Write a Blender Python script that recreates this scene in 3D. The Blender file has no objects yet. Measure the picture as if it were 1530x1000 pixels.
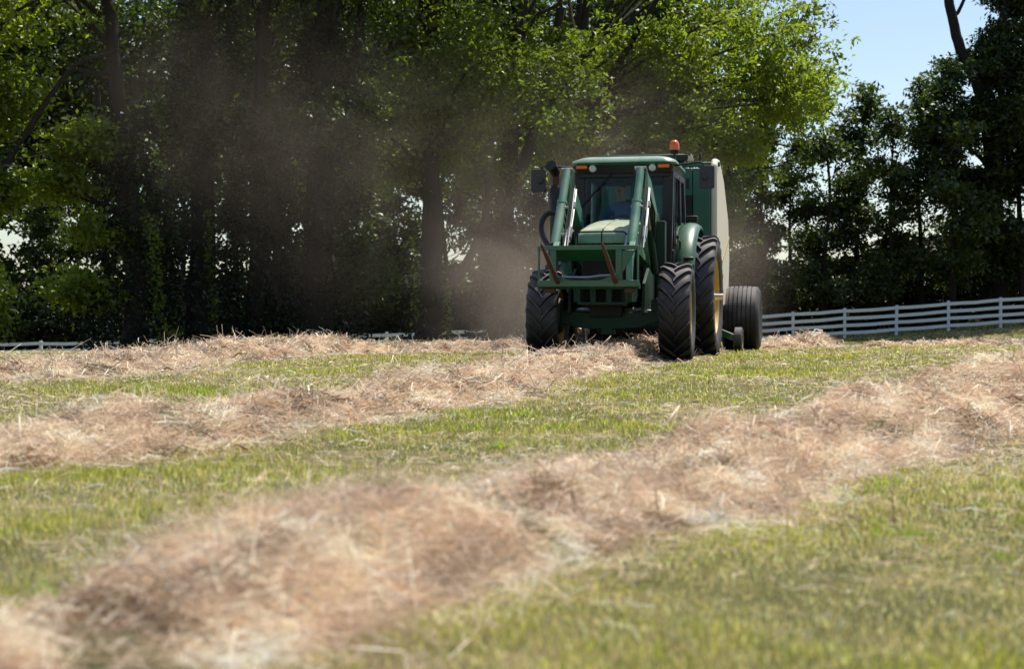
import bpy, bmesh, math, random
import numpy as np
from mathutils import Vector, Matrix, Euler

# ------------------------------------------------------------------ camera, sky, sun, exposure
scene = bpy.context.scene
C = scene.collection
R = math.radians

cam_d = bpy.data.cameras.new("camera")
cam = bpy.data.objects.new("camera", cam_d)
C.objects.link(cam)
cam.location = (0, 0, 0.65)
cam.rotation_euler = (R(90 - 0.853), 0, 0)
cam_d.sensor_width = 36
cam_d.lens = 2350 / 1530 * 36
cam_d.clip_start = 0.1
cam_d.clip_end = 3000
cam_d.dof.use_dof = True
cam_d.dof.focus_distance = 20.5
cam_d.dof.aperture_fstop = 3.5
scene.camera = cam

SUN_EL, SUN_AZ = R(63), R(45)          # azimuth measured from straight ahead (+Y) towards the right (+X)
world = bpy.data.worlds.new("World")
scene.world = world
world.use_nodes = True
wn = world.node_tree.nodes
wl = world.node_tree.links
sky = wn.new("ShaderNodeTexSky")
sky.sky_type = 'NISHITA'
sky.sun_disc = False
sky.sun_elevation = SUN_EL
sky.sun_rotation = SUN_AZ
sky.air_density = 1.0
sky.dust_density = .9
sky.ozone_density = 1.2
wn["Background"].inputs[1].default_value = 0.115
wl.new(sky.outputs[0], wn["Background"].inputs[0])

sun_d = bpy.data.lights.new("sun", 'SUN')
sun_d.energy = 5.0
sun_d.angle = R(0.53)
sun_d.color = (1.0, 0.95, 0.87)
sun = bpy.data.objects.new("sun", sun_d)
C.objects.link(sun)
to_sun = Vector((math.sin(SUN_AZ) * math.cos(SUN_EL), math.cos(SUN_AZ) * math.cos(SUN_EL), math.sin(SUN_EL)))
sun.rotation_euler = to_sun.to_track_quat('Z', 'Y').to_euler()
sun.location = to_sun * 60

scene.view_settings.view_transform = 'Standard'
scene.view_settings.look = 'None'
scene.view_settings.exposure = 0.4
scene.view_settings.gamma = 1.0
scene.render.engine = 'CYCLES'
cy = scene.cycles
cy.max_bounces = 7
cy.diffuse_bounces = 3
cy.glossy_bounces = 3
cy.transmission_bounces = 5
cy.transparent_max_bounces = 12
cy.volume_bounces = 0
cy.volume_step_rate = 1.0
cy.volume_max_steps = 64
cy.use_denoising = True
cy.caustics_reflective = False
cy.caustics_refractive = False

# ------------------------------------------------------------------ helpers
def tag(o, label=None, cat=None, group=None, kind=None):
    if label: o['label'] = label
    if cat: o['category'] = cat
    if group: o['group'] = group
    if kind: o['kind'] = kind
    return o

def empty(name, loc=(0, 0, 0), rz=0.0):
    o = bpy.data.objects.new(name, None)
    o.empty_display_size = 0.2
    C.objects.link(o)
    o.location = loc
    o.rotation_euler = (0, 0, rz)
    return o

class MB:
    """collects shapes and links them as one mesh object"""
    def __init__(s): s.v = []; s.f = []
    def add(s, v, f):
        n = len(s.v)
        s.v += [tuple(p) for p in v]
        s.f += [tuple(i + n for i in q) for q in f]
        return s
    def box(s, c, d, rot=None, taper=1.0):
        hx, hy, hz = d[0] / 2, d[1] / 2, d[2] / 2
        p = []
        for z in (-1, 1):
            t = taper if z > 0 else 1.0
            for x, y in ((-1, -1), (1, -1), (1, 1), (-1, 1)):
                p.append(Vector((x * hx * t, y * hy * t, z * hz)))
        if rot: 
            m = Euler(rot).to_matrix(); p = [m @ q for q in p]
        p = [q + Vector(c) for q in p]
        return s.add(p, [(3, 2, 1, 0), (4, 5, 6, 7), (0, 1, 5, 4), (1, 2, 6, 5), (2, 3, 7, 6), (3, 0, 4, 7)])
    def beam(s, a, b, w, h, up=(0, 0, 1)):
        """box beam from a to b, w wide (sideways) and h deep"""
        a, b = Vector(a), Vector(b)
        t = (b - a).normalized(); up = Vector(up)
        sd = t.cross(up)
        if sd.length < 1e-4: sd = t.cross(Vector((0, 1, 0)))
        sd.normalize(); u = sd.cross(t).normalized()
        p = []
        for q in (a, b):
            for x, y in ((-1, -1), (1, -1), (1, 1), (-1, 1)):
                p.append(q + sd * x * w / 2 + u * y * h / 2)
        return s.add(p, [(3, 2, 1, 0), (4, 5, 6, 7), (0, 1, 5, 4), (1, 2, 6, 5), (2, 3, 7, 6), (3, 0, 4, 7)])
    def tube(s, pts, r, seg=10, cap=True):
        pts = [Vector(p) for p in pts]
        n = len(pts)
        rs = list(r) if isinstance(r, (list, tuple)) else [r] * n
        v = []; f = []
        nrm = None
        for i, p in enumerate(pts):
            t = (pts[min(i + 1, n - 1)] - pts[max(i - 1, 0)]).normalized()
            if nrm is None:
                nrm = t.cross(Vector((0, 0, 1)) if abs(t.z) < .9 else Vector((1, 0, 0))).normalized()
            else:
                nrm = (nrm - t * nrm.dot(t)).normalized()
            bn = t.cross(nrm)
            for k in range(seg):
                a = 2 * math.pi * k / seg
                v.append(p + (nrm * math.cos(a) + bn * math.sin(a)) * rs[i])
        for i in range(n - 1):
            for k in range(seg):
                k2 = (k + 1) % seg
                f.append((i * seg + k, i * seg + k2, (i + 1) * seg + k2, (i + 1) * seg + k))
        if cap:
            f.append(tuple(range(seg - 1, -1, -1)))
            f.append(tuple((n - 1) * seg + k for k in range(seg)))
        return s.add(v, f)
    def lathe(s, prof, c=(0, 0, 0), seg=48, axis='x', closed=False):
        """profile of (a, r): a along the axis, r the radius"""
        v = []; f = []; m = len(prof)
        for k in range(seg):
            th = 2 * math.pi * k / seg
            for a, r in prof:
                q = (r * math.sin(th), r * math.cos(th))
                if axis == 'x': p = (a, -q[0], q[1])
                elif axis == 'z': p = (q[0], q[1], a)
                else: p = (q[0], a, q[1])
                v.append((p[0] + c[0], p[1] + c[1], p[2] + c[2]))
        for k in range(seg):
            k2 = (k + 1) % seg
            for i in range(m if closed else m - 1):
                i2 = (i + 1) % m
                f.append((k * m + i, k * m + i2, k2 * m + i2, k2 * m + i))
        return s.add(v, f)
    def prism(s, poly, a0, a1, axis='x'):
        """polygon in the two other axes extruded along the axis"""
        v = []
        for a in (a0, a1):
            for u, w in poly:
                v.append((a, u, w) if axis == 'x' else ((u, a, w) if axis == 'y' else (u, w, a)))
        n = len(poly)
        f = [tuple(range(n - 1, -1, -1)), tuple(range(n, 2 * n))]
        for i in range(n):
            j = (i + 1) % n
            f.append((i, j, n + j, n + i))
        return s.add(v, f)
    def loft(s, rings, cap=True):
        v = []; f = []; n = len(rings[0])
        for r in rings: v += list(r)
        for i in range(len(rings) - 1):
            for k in range(n):
                k2 = (k + 1) % n
                f.append((i * n + k, i * n + k2, (i + 1) * n + k2, (i + 1) * n + k))
        if cap:
            f.append(tuple(range(n - 1, -1, -1)))
            f.append(tuple((len(rings) - 1) * n + k for k in range(n)))
        return s.add(v, f)
    def sphere(s, c, r, seg=16, rings=10, rot=None):
        r = (r, r, r) if not isinstance(r, (tuple, list)) else r
        v = []; f = []
        m = Euler(rot).to_matrix() if rot else None
        for i in range(rings + 1):
            ph = math.pi * i / rings
            for k in range(seg):
                th = 2 * math.pi * k / seg
                p = Vector((r[0] * math.sin(ph) * math.cos(th), r[1] * math.sin(ph) * math.sin(th), r[2] * math.cos(ph)))
                if m: p = m @ p
                v.append(p + Vector(c))
        for i in range(rings):
            for k in range(seg):
                k2 = (k + 1) % seg
                f.append((i * seg + k, (i + 1) * seg + k, (i + 1) * seg + k2, i * seg + k2))
        return s.add(v, f)
    def build(s, name, mat, parent=None, bevel=0.0, smooth=35, loc=None):
        me = bpy.data.meshes.new(name)
        me.from_pydata(s.v, [], s.f)
        bm = bmesh.new(); bm.from_mesh(me)
        bmesh.ops.remove_doubles(bm, verts=bm.verts, dist=1e-5)
        bmesh.ops.recalc_face_normals(bm, faces=bm.faces)
        bm.to_mesh(me); bm.free()
        me.materials.append(mat)
        for p in me.polygons: p.use_smooth = True
        me.set_sharp_from_angle(angle=R(smooth))
        o = bpy.data.objects.new(name, me)
        C.objects.link(o)
        if parent: o.parent = parent
        if loc: o.location = loc
        if bevel:
            b = o.modifiers.new("bevel", 'BEVEL')
            b.width = bevel; b.segments = 2; b.limit_method = 'ANGLE'; b.angle_limit = R(40)
            b.harden_normals = False
        return o

def np_mesh(name, verts, faces, mat, col=None, smooth=False, matidx=None):
    """mesh from numpy arrays; faces (n, 3) or (n, 4); col per-vertex albedo (n, 3)"""
    me = bpy.data.meshes.new(name)
    verts = np.asarray(verts, np.float32); faces = np.asarray(faces, np.int32)
    n, k = faces.shape
    me.vertices.add(len(verts)); me.vertices.foreach_set("co", verts.ravel())
    me.loops.add(n * k); me.loops.foreach_set("vertex_index", faces.ravel())
    me.polygons.add(n)
    me.polygons.foreach_set("loop_start", np.arange(0, n * k, k, dtype=np.int32))
    if smooth: me.polygons.foreach_set("use_smooth", np.ones(n, bool))
    for m in (mat if isinstance(mat, list) else [mat]): me.materials.append(m)
    if matidx is not None: me.polygons.foreach_set("material_index", np.asarray(matidx, np.int32))
    me.update(calc_edges=True)
    if col is not None:
        at = me.attributes.new("tint", 'FLOAT_COLOR', 'POINT')
        c4 = np.ones((len(verts), 4), np.float32); c4[:, :3] = col
        at.data.foreach_set("color", c4.ravel())
    return me

def link_mesh(name, me, parent=None, loc=None):
    o = bpy.data.objects.new(name, me)
    C.objects.link(o)
    if parent: o.parent = parent
    if loc is not None: o.location = loc
    return o

# smooth pseudo-random field, used for patches and lumps
_rs = np.random.RandomState(5)
_K = _rs.normal(size=(5, 10, 3)); _P = _rs.uniform(0, 6.28, (5, 10))
def field(x, y, z=0.0, scale=1.0, octave=3, seed=0):
    tot = 0; amp = 1.0; f = 1.0 / scale; nrm = 0
    for o in range(octave):
        k = _K[(o + seed) % 5]; p = _P[(o + seed) % 5] + seed * 1.7
        a = 0
        for i in range(10):
            a = a + np.sin((k[i, 0] * x + k[i, 1] * y + k[i, 2] * z) * f * 2.2 + p[i])
        tot = tot + amp * a / 10 ** .5
        nrm += amp; amp *= .55; f *= 2.03
    return tot / nrm

# ------------------------------------------------------------------ materials
def new_mat(name):
    m = bpy.data.materials.new(name); m.use_nodes = True
    n = m.node_tree.nodes; l = m.node_tree.links
    return m, n, l, n["Principled BSDF"]

def paint(name, col, rough=.4, metal=0.0, var=.25, scale=6.0, dust=0.0, dust_col=(.36, .27, .19), bump=0.0, coat=0.0, spec=.5):
    """painted or worn surface: base colour broken up by noise, and field dust on upward faces (on rubber also painted sunlight)"""
    m, n, l, b = new_mat(name)
    tc = n.new("ShaderNodeTexCoord")
    no = n.new("ShaderNodeTexNoise"); no.inputs["Scale"].default_value = scale; no.inputs["Detail"].default_value = 6
    l.new(tc.outputs["Object"], no.inputs["Vector"])
    cr = n.new("ShaderNodeMixRGB"); cr.blend_type = 'MIX'
    cr.inputs[1].default_value = (*[c * (1 - var) for c in col], 1)
    cr.inputs[2].default_value = (*[min(1, c * (1 + var)) for c in col], 1)
    l.new(no.outputs["Fac"], cr.inputs[0])
    last = cr.outputs[0]
    rr = n.new("ShaderNodeMapRange"); rr.inputs[3].default_value = max(.05, rough - .12); rr.inputs[4].default_value = min(1, rough + .15)
    l.new(no.outputs["Fac"], rr.inputs[0]); rlast = rr.outputs[0]
    if dust:
        ge = n.new("ShaderNodeNewGeometry"); sp = n.new("ShaderNodeSeparateXYZ")
        l.new(ge.outputs["Normal"], sp.inputs[0])
        n2 = n.new("ShaderNodeTexNoise"); n2.inputs["Scale"].default_value = 3.1; n2.inputs["Detail"].default_value = 8
        l.new(tc.outputs["Object"], n2.inputs["Vector"])
        mr = n.new("ShaderNodeMapRange"); mr.inputs[1].default_value = -.4; mr.inputs[2].default_value = 1.0
        mr.inputs[3].default_value = .02; mr.inputs[4].default_value = 1.5
        l.new(sp.outputs["Z"], mr.inputs[0])
        mu = n.new("ShaderNodeMath"); mu.operation = 'MULTIPLY'; nc = n.new("ShaderNodeMapRange"); nc.inputs[1].default_value = .34; nc.inputs[2].default_value = .66; nc.inputs[3].default_value = .22; nc.inputs[4].default_value = .85; l.new(n2.outputs["Fac"], nc.inputs[0])
        l.new(mr.outputs[0], mu.inputs[0]); l.new(nc.outputs[0], mu.inputs[1])
        m3 = n.new("ShaderNodeMath"); m3.operation = 'MULTIPLY'; m3.use_clamp = True; l.new(mu.outputs[0], m3.inputs[0]); m3.inputs[1].default_value = dust
        dm = n.new("ShaderNodeMixRGB"); l.new(m3.outputs[0], dm.inputs[0]); l.new(last, dm.inputs[1]); dm.inputs[2].default_value = (*dust_col, 1)
        last = dm.outputs[0]
        rm = n.new("ShaderNodeMixRGB"); l.new(m3.outputs[0], rm.inputs[0]); l.new(rlast, rm.inputs[1]); rm.inputs[2].default_value = (.85, .85, .85, 1)
        rlast = rm.outputs[0]
    l.new(last, b.inputs["Base Color"]); l.new(rlast, b.inputs["Roughness"])
    b.inputs["Metallic"].default_value = metal
    b.inputs["Specular IOR Level"].default_value = spec
    b.inputs["Coat Weight"].default_value = coat; b.inputs["Coat Roughness"].default_value = .12
    if bump:
        bp = n.new("ShaderNodeBump"); bp.inputs["Strength"].default_value = bump; bp.inputs["Distance"].default_value = .02
        n3 = n.new("ShaderNodeTexNoise"); n3.inputs["Scale"].default_value = scale * 5; n3.inputs["Detail"].default_value = 5
        l.new(tc.outputs["Object"], n3.inputs["Vector"])
        l.new(n3.outputs["Fac"], bp.inputs["Height"]); l.new(bp.outputs[0], b.inputs["Normal"])
    return m

def foliage(name, hue_a, hue_b, trans=.45, gloss=.12, attr=None, tcol=None):
    """thin leaf, grass or straw: diffuse + translucent + a little gloss; colour varies by clump or by a per-blade tint"""
    m, n, l, b = new_mat(name)
    n.remove(b)
    out = n["Material Output"]
    if attr:
        at = n.new("ShaderNodeAttribute"); at.attribute_name = attr
        colr = at.outputs["Color"]
    else:
        ge = n.new("ShaderNodeNewGeometry")
        no = n.new("ShaderNodeTexNoise"); no.inputs["Scale"].default_value = 1.1; no.inputs["Detail"].default_value = 3
        l.new(ge.outputs["Position"], no.inputs["Vector"])
        rd = n.new("ShaderNodeMath"); rd.operation = 'MULTIPLY_ADD'
        l.new(ge.outputs["Random Per Island"], rd.inputs[0]); rd.inputs[1].default_value = .5; 
        mm = n.new("ShaderNodeMapRange"); mm.inputs[1].default_value = .3; mm.inputs[2].default_value = .7; mm.inputs[3].default_value = 0; mm.inputs[4].default_value = .5
        l.new(no.outputs["Fac"], mm.inputs[0]); l.new(mm.outputs[0], rd.inputs[2])
        mx = n.new("ShaderNodeMixRGB"); mx.inputs[1].default_value = (*hue_a, 1); mx.inputs[2].default_value = (*hue_b, 1)
        l.new(rd.outputs[0], mx.inputs[0]); colr = mx.outputs[0]
    di = n.new("ShaderNodeBsdfDiffuse"); tr = n.new("ShaderNodeBsdfTranslucent"); gl = n.new("ShaderNodeBsdfGlossy")
    gl.inputs["Roughness"].default_value = .55; gl.inputs["Color"].default_value = (.8, .85, .8, 1)
    l.new(colr, di.inputs["Color"])
    tm = n.new("ShaderNodeMixRGB"); tm.blend_type = 'MULTIPLY'; tm.inputs[0].default_value = 1.0
    l.new(colr, tm.inputs[1]); tm.inputs[2].default_value = (*(tcol or (1.5, 1.7, .7)), 1)
    l.new(tm.outputs[0], tr.inputs["Color"])
    a = n.new("ShaderNodeMixShader"); a.inputs[0].default_value = trans
    l.new(di.outputs[0], a.inputs[1]); l.new(tr.outputs[0], a.inputs[2])
    fr = n.new("ShaderNodeFresnel"); fr.inputs["IOR"].default_value = 1.35
    fm = n.new("ShaderNodeMath"); fm.operation = 'MULTIPLY_ADD'; l.new(fr.outputs[0], fm.inputs[0]); fm.inputs[1].default_value = gloss * 2; fm.inputs[2].default_value = gloss * .3
    g = n.new("ShaderNodeMixShader"); l.new(fm.outputs[0], g.inputs[0])
    l.new(a.outputs[0], g.inputs[1]); l.new(gl.outputs[0], g.inputs[2])
    l.new(g.outputs[0], out.inputs["Surface"])
    return m

def glass_mat(name, tint, refl=1.0, rough=.02):
    m, n, l, b = new_mat(name)
    n.remove(b)
    t = n.new("ShaderNodeBsdfTransparent"); t.inputs[0].default_value = (*tint, 1)
    g = n.new("ShaderNodeBsdfGlossy"); g.inputs["Roughness"].default_value = rough; g.inputs["Color"].default_value = (.9, .95, 1, 1)
    f = n.new("ShaderNodeFresnel"); f.inputs["IOR"].default_value = 1.5
    fm = n.new("ShaderNodeMath"); fm.operation = 'MULTIPLY'; fm.inputs[1].default_value = refl; fm.use_clamp = True
    l.new(f.outputs[0], fm.inputs[0])
    x = n.new("ShaderNodeMixShader"); l.new(fm.outputs[0], x.inputs[0]); l.new(t.outputs[0], x.inputs[1]); l.new(g.outputs[0], x.inputs[2])
    l.new(x.outputs[0], n["Material Output"].inputs["Surface"])
    return m

def bark_mat(name, a, b2):
    m, n, l, b = new_mat(name)
    tc = n.new("ShaderNodeTexCoord"); mp = n.new("ShaderNodeMapping"); mp.inputs["Scale"].default_value = (6, 6, 1.2)
    l.new(tc.outputs["Object"], mp.inputs[0])
    no = n.new("ShaderNodeTexNoise"); no.inputs["Scale"].default_value = 2.2; no.inputs["Detail"].default_value = 9; no.inputs["Roughness"].default_value = .7
    l.new(mp.outputs[0], no.inputs["Vector"])
    mx = n.new("ShaderNodeMixRGB"); mx.inputs[1].default_value = (*a, 1); mx.inputs[2].default_value = (*b2, 1); l.new(no.outputs["Fac"], mx.inputs[0])
    l.new(mx.outputs[0], b.inputs["Base Color"]); b.inputs["Roughness"].default_value = .9; b.inputs["Specular IOR Level"].default_value = .2
    bp = n.new("ShaderNodeBump"); bp.inputs["Strength"].default_value = .9; bp.inputs["Distance"].default_value = .06
    l.new(no.outputs["Fac"], bp.inputs["Height"]); l.new(bp.outputs[0], b.inputs["Normal"])
    return m

M = {}
M['green'] = paint("green_paint", (.010, .096, .040), .33, var=.15, dust=.22, coat=.25)
M['hood_green'] = paint("hood_paint", (.05, .22, .10), .33, var=.15, dust=.75, dust_col=(.50, .47, .33), coat=.3)
M['boom_green'] = paint("loader_paint", (.032, .175, .10), .34, var=.12, dust=.5, dust_col=(.40, .42, .33), coat=.2)
M['dark_green'] = paint("dark_green_paint", (.004, .030, .014), .55, var=.35, dust=.10, spec=.25)  # darker, duller variant of the tractor green
M['baler_green'] = paint("baler_green_panel", (.012, .10, .055), .42, var=.12, dust=.15)
M['cream'] = paint("cream_panel", (.66, .59, .46), .5, var=.07, scale=3, dust=.3, dust_col=(.5, .4, .29))
M['yellow'] = paint("yellow_rim_paint", (.62, .36, .035), .42, var=.12, dust=.55, dust_col=(.5, .36, .22))
M['amber_stripe'] = paint("amber_stripe", (.55, .36, .12), .5, var=.1, dust=.2)
M['rubber'] = paint("tyre_rubber", (.006, .0055, .0065), .5, var=.3, scale=9, dust=.52, dust_col=(.30, .255, .245), bump=.15, spec=.28)  # pale top faces: field dust plus painted-in sun on the lugs
M['black'] = paint("black_plastic", (.008, .008, .009), .42, var=.3, dust=.10, spec=.35)
M['iron'] = paint("oily_black_iron", (.006, .006, .006), .55, var=.5, dust=.08, spec=.22)
M['steel'] = paint("worn_steel", (.5, .48, .45), .32, metal=.9, var=.2, dust=.2)
M['rust'] = paint("rusty_steel", (.065, .024, .016), .7, var=.45, scale=14, dust=.1, bump=.3)
M['amber'] = paint("amber_lens", (.75, .14, .012), .2, var=.1, spec=.6)
M['lamp_glass'] = paint("lamp_lens", (.62, .63, .6), .12, var=.1, spec=.8)
M['glass'] = glass_mat("cab_glass", (.78, .86, .89), .26)
M['mirror_back'] = paint("mirror_housing", (.02, .02, .022), .45, var=.2, dust=.2)
M['mirror_glass'] = paint("mirror_glass", (.75, .77, .78), .05, metal=1.0, var=.02)
M['white'] = paint("white_fence_paint", (.60, .62, .64), .6, var=.10, scale=2.0, dust=.12, dust_col=(.4, .38, .33), bump=.15)
M['skin'] = paint("skin", (.46, .25, .18), .5, var=.08)
M['shirt'] = paint("blue_shirt", (.09, .17, .38), .85, var=.15, scale=12, bump=.2)
M['jeans'] = paint("dark_jeans", (.03, .045, .09), .85, var=.2, scale=15)
M['roof_green'] = paint("roof_paint", (.03, .16, .085), .3, var=.12, dust=.4, dust_col=(.46, .48, .40), coat=.4)
M['cap'] = paint("dark_cap", (.022, .028, .05), .8, var=.2)
M['seat'] = paint("seat_fabric", (.03, .03, .03), .8, var=.2)
M['bark'] = bark_mat("bark", (.010, .008, .006), (.060, .049, .039))
M['bark_dark'] = bark_mat("dark_bark", (.007, .006, .005), (.034, .028, .022))
M['leaf'] = foliage("leaf_mid_green", (.055, .085, .010), (.165, .195, .024), trans=.55, gloss=.035)
M['leaf_bright'] = foliage("leaf_yellow_green", (.09, .128, .012), (.24, .27, .034), trans=.6, gloss=.035)
M['leaf_far_and_shade'] = foliage("leaf_dark_green", (.020, .040, .008), (.075, .10, .014), trans=.45, gloss=.05)  # far trees; on three near grove trees it paints in crown shade
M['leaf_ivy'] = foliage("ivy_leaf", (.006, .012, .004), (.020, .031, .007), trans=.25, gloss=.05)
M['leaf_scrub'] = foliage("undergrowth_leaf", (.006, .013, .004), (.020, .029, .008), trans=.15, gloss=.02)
M['grass'] = foliage("grass_blade", None, None, trans=.45, gloss=.04, attr="tint", tcol=(1.25, 1.3, .75))
M['hay'] = foliage("dry_hay", None, None, trans=.38, gloss=.04, attr="tint", tcol=(1.1, 1.0, .85))

# ------------------------------------------------------------------ terrain
FENCE_Y = 76.0
def sstep(t):
    t = np.clip(t, 0, 1); return t * t * (3 - 2 * t)
def ground_z(x, y):
    x = np.asarray(x, float); y = np.asarray(y, float)
    zf = np.interp(x, [-60, -24, -4, 12, 25, 45, 90], [-2.6, -2.3, -1.72, -.92, .02, .75, 1.2])
    z = zf * sstep((y - 19) / (FENCE_Y - 19))
    z = z - .62 * sstep((x - 3) / 8) * sstep((y - 38) / 12) * sstep((75 - y) / 7)
    z = z + .10 * sstep((x - 2.2) / 5) * sstep((y - 5) / 9) * sstep((34 - y) / 12)
    z = z - .055 * np.exp(-((x - .40) ** 2 + (y - 20.1) ** 2) / .35)
    lumps = .018 * field(x, y, 0, 1.6, 3, 1) + .03 * field(x, y, 0, 6.0, 2, 2)
    return z + lumps * np.clip((95 - y) / 20, 0, 1)
def gz(x, y): return float(ground_z(x, y))

def build_ground():
    m, n, l, b = new_mat("thatch_ground")
    ge = n.new("ShaderNodeNewGeometry")
    def noise(sc, det=6, rough=.6):
        q = n.new("ShaderNodeTexNoise"); q.inputs["Scale"].default_value = sc; q.inputs["Detail"].default_value = det; q.inputs["Roughness"].default_value = rough
        l.new(ge.outputs["Position"], q.inputs["Vector"]); return q
    a = noise(.55, 5); f = noise(38, 6, .75); w = noise(3.3, 5)
    r1 = n.new("ShaderNodeValToRGB"); e = r1.color_ramp.elements
    e[0].position = .36; e[0].color = (.06, .068, .016, 1); e[1].position = .64; e[1].color = (.31, .235, .13, 1)
    k = e.new(.5); k.color = (.13, .125, .035, 1)
    mixn = n.new("ShaderNodeMixRGB"); mixn.inputs[0].default_value = .45; l.new(a.outputs["Fac"], mixn.inputs[1]); l.new(w.outputs["Fac"], mixn.inputs[2])
    l.new(mixn.outputs[0], r1.inputs[0])
    mu = n.new("ShaderNodeMixRGB"); mu.blend_type = 'OVERLAY'; mu.inputs[0].default_value = .7
    l.new(r1.outputs[0], mu.inputs[1]); l.new(f.outputs["Fac"], mu.inputs[2])
    l.new(mu.outputs[0], b.inputs["Base Color"]); b.inputs["Roughness"].default_value = .95; b.inputs["Specular IOR Level"].default_value = .15
    bp = n.new("ShaderNodeBump"); bp.inputs["Strength"].default_value = .8; bp.inputs["Distance"].default_value = .03
    l.new(f.outputs["Fac"], bp.inputs["Height"]); l.new(bp.outputs[0], b.inputs["Normal"])
    ys = np.concatenate([np.linspace(-60, 0, 13), np.arange(.3, 40, .25), np.arange(40, 100, 1.0), [105, 120, 150, 200, 300, 500, 900, 1600]])
    xh = np.concatenate([np.arange(0, 12, .25), np.arange(12, 45, 1.0), [50, 60, 80, 110, 160, 260, 450, 900]])
    xs = np.concatenate([-xh[:0:-1], xh])
    X, Y = np.meshgrid(xs, ys)
    Z = ground_z(X, Y)
    v = np.stack([X, Y, Z], -1).reshape(-1, 3)
    ny, nx = X.shape
    i = np.arange(ny - 1)[:, None] * nx + np.arange(nx - 1)[None]
    f4 = np.stack([i, i + 1, i + 1 + nx, i + nx], -1).reshape(-1, 4)
    o = link_mesh("ground", np_mesh("ground", v, f4, m, smooth=True))
    o['kind'] = 'structure'
build_ground()

# ------------------------------------------------------------------ hay windrows
def catmull(pts, n):
    p = np.array(pts, float)
    t = np.linspace(0, len(p) - 1, n)
    out = np.zeros((n, p.shape[1]))
    for k, tt in enumerate(t):
        i = min(int(tt), len(p) - 2); u = tt - i
        p0 = p[max(i - 1, 0)]; p1 = p[i]; p2 = p[i + 1]; p3 = p[min(i + 2, len(p) - 1)]
        out[k] = .5 * ((2 * p1) + (-p0 + p2) * u + (2 * p0 - 5 * p1 + 4 * p2 - p3) * u * u + (-p0 + 3 * p1 - 3 * p2 + p3) * u ** 3)
    return out

HAY = np.array([.80, .62, .47])
def hay_tint(rng, n, x, y, z):
    t = HAY[None] * rng.lognormal(0, .22, (n, 1))
    pale = rng.random(n) < .13
    t[pale] = np.array([.86, .73, .58]) * rng.uniform(.8, 1.15, (pale.sum(), 1))
    brown = field(x, y, z, .35, 2, 3) > .6  # brown patches paint in the shade of hollows between clumps
    brown &= rng.random(n) < .7
    t[brown] = np.array([.24, .145, .08]) * rng.uniform(.7, 1.2, (brown.sum(), 1))
    green = (field(x, y, z, .5, 2, 4) > .95) & (rng.random(n) < .6)
    t[green] = np.array([.20, .20, .10]) * rng.uniform(.7, 1.3, (green.sum(), 1))
    t = t * np.exp(.38 * field(x, y, z, .22, 2, 2))[:, None]  # clump tone swing, deepening those painted hollows too
    return np.clip(t, 0, .9)

def strands(rng, p, length, width, tilt, tint, dirs=None, curl=.35):
    """ribbons of two quads each, bent; p (n,3) the middle"""
    n = len(p)
    a = rng.uniform(0, 2 * np.pi, n) if dirs is None else dirs
    el = rng.normal(0, 1, n) * tilt
    d = np.stack([np.cos(a) * np.cos(el), np.sin(a) * np.cos(el), np.sin(el)], -1)
    q = rng.normal(size=(n, 3)); s = np.cross(d, q); s /= np.linalg.norm(s, axis=1, keepdims=True) + 1e-9
    bend = rng.normal(size=(n, 3)) * curl; bend[:, 2] -= .12
    L = length[:, None] / 2; W = width[:, None] / 2
    c0 = p - d * L; c1 = p + bend * L * -.6; c2 = p + d * L
    v = np.stack([c0 - s * W, c0 + s * W, c1 - s * W, c1 + s * W, c2 - s * W * .4, c2 + s * W * .4], 1).reshape(-1, 3)
    b = np.arange(n)[:, None] * 6
    f = np.stack([b + [0, 1, 3, 2], b + [2, 3, 5, 4]], 1).reshape(-1, 4)
    col = np.repeat(tint, 6, 0)
    return v, f, col

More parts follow.
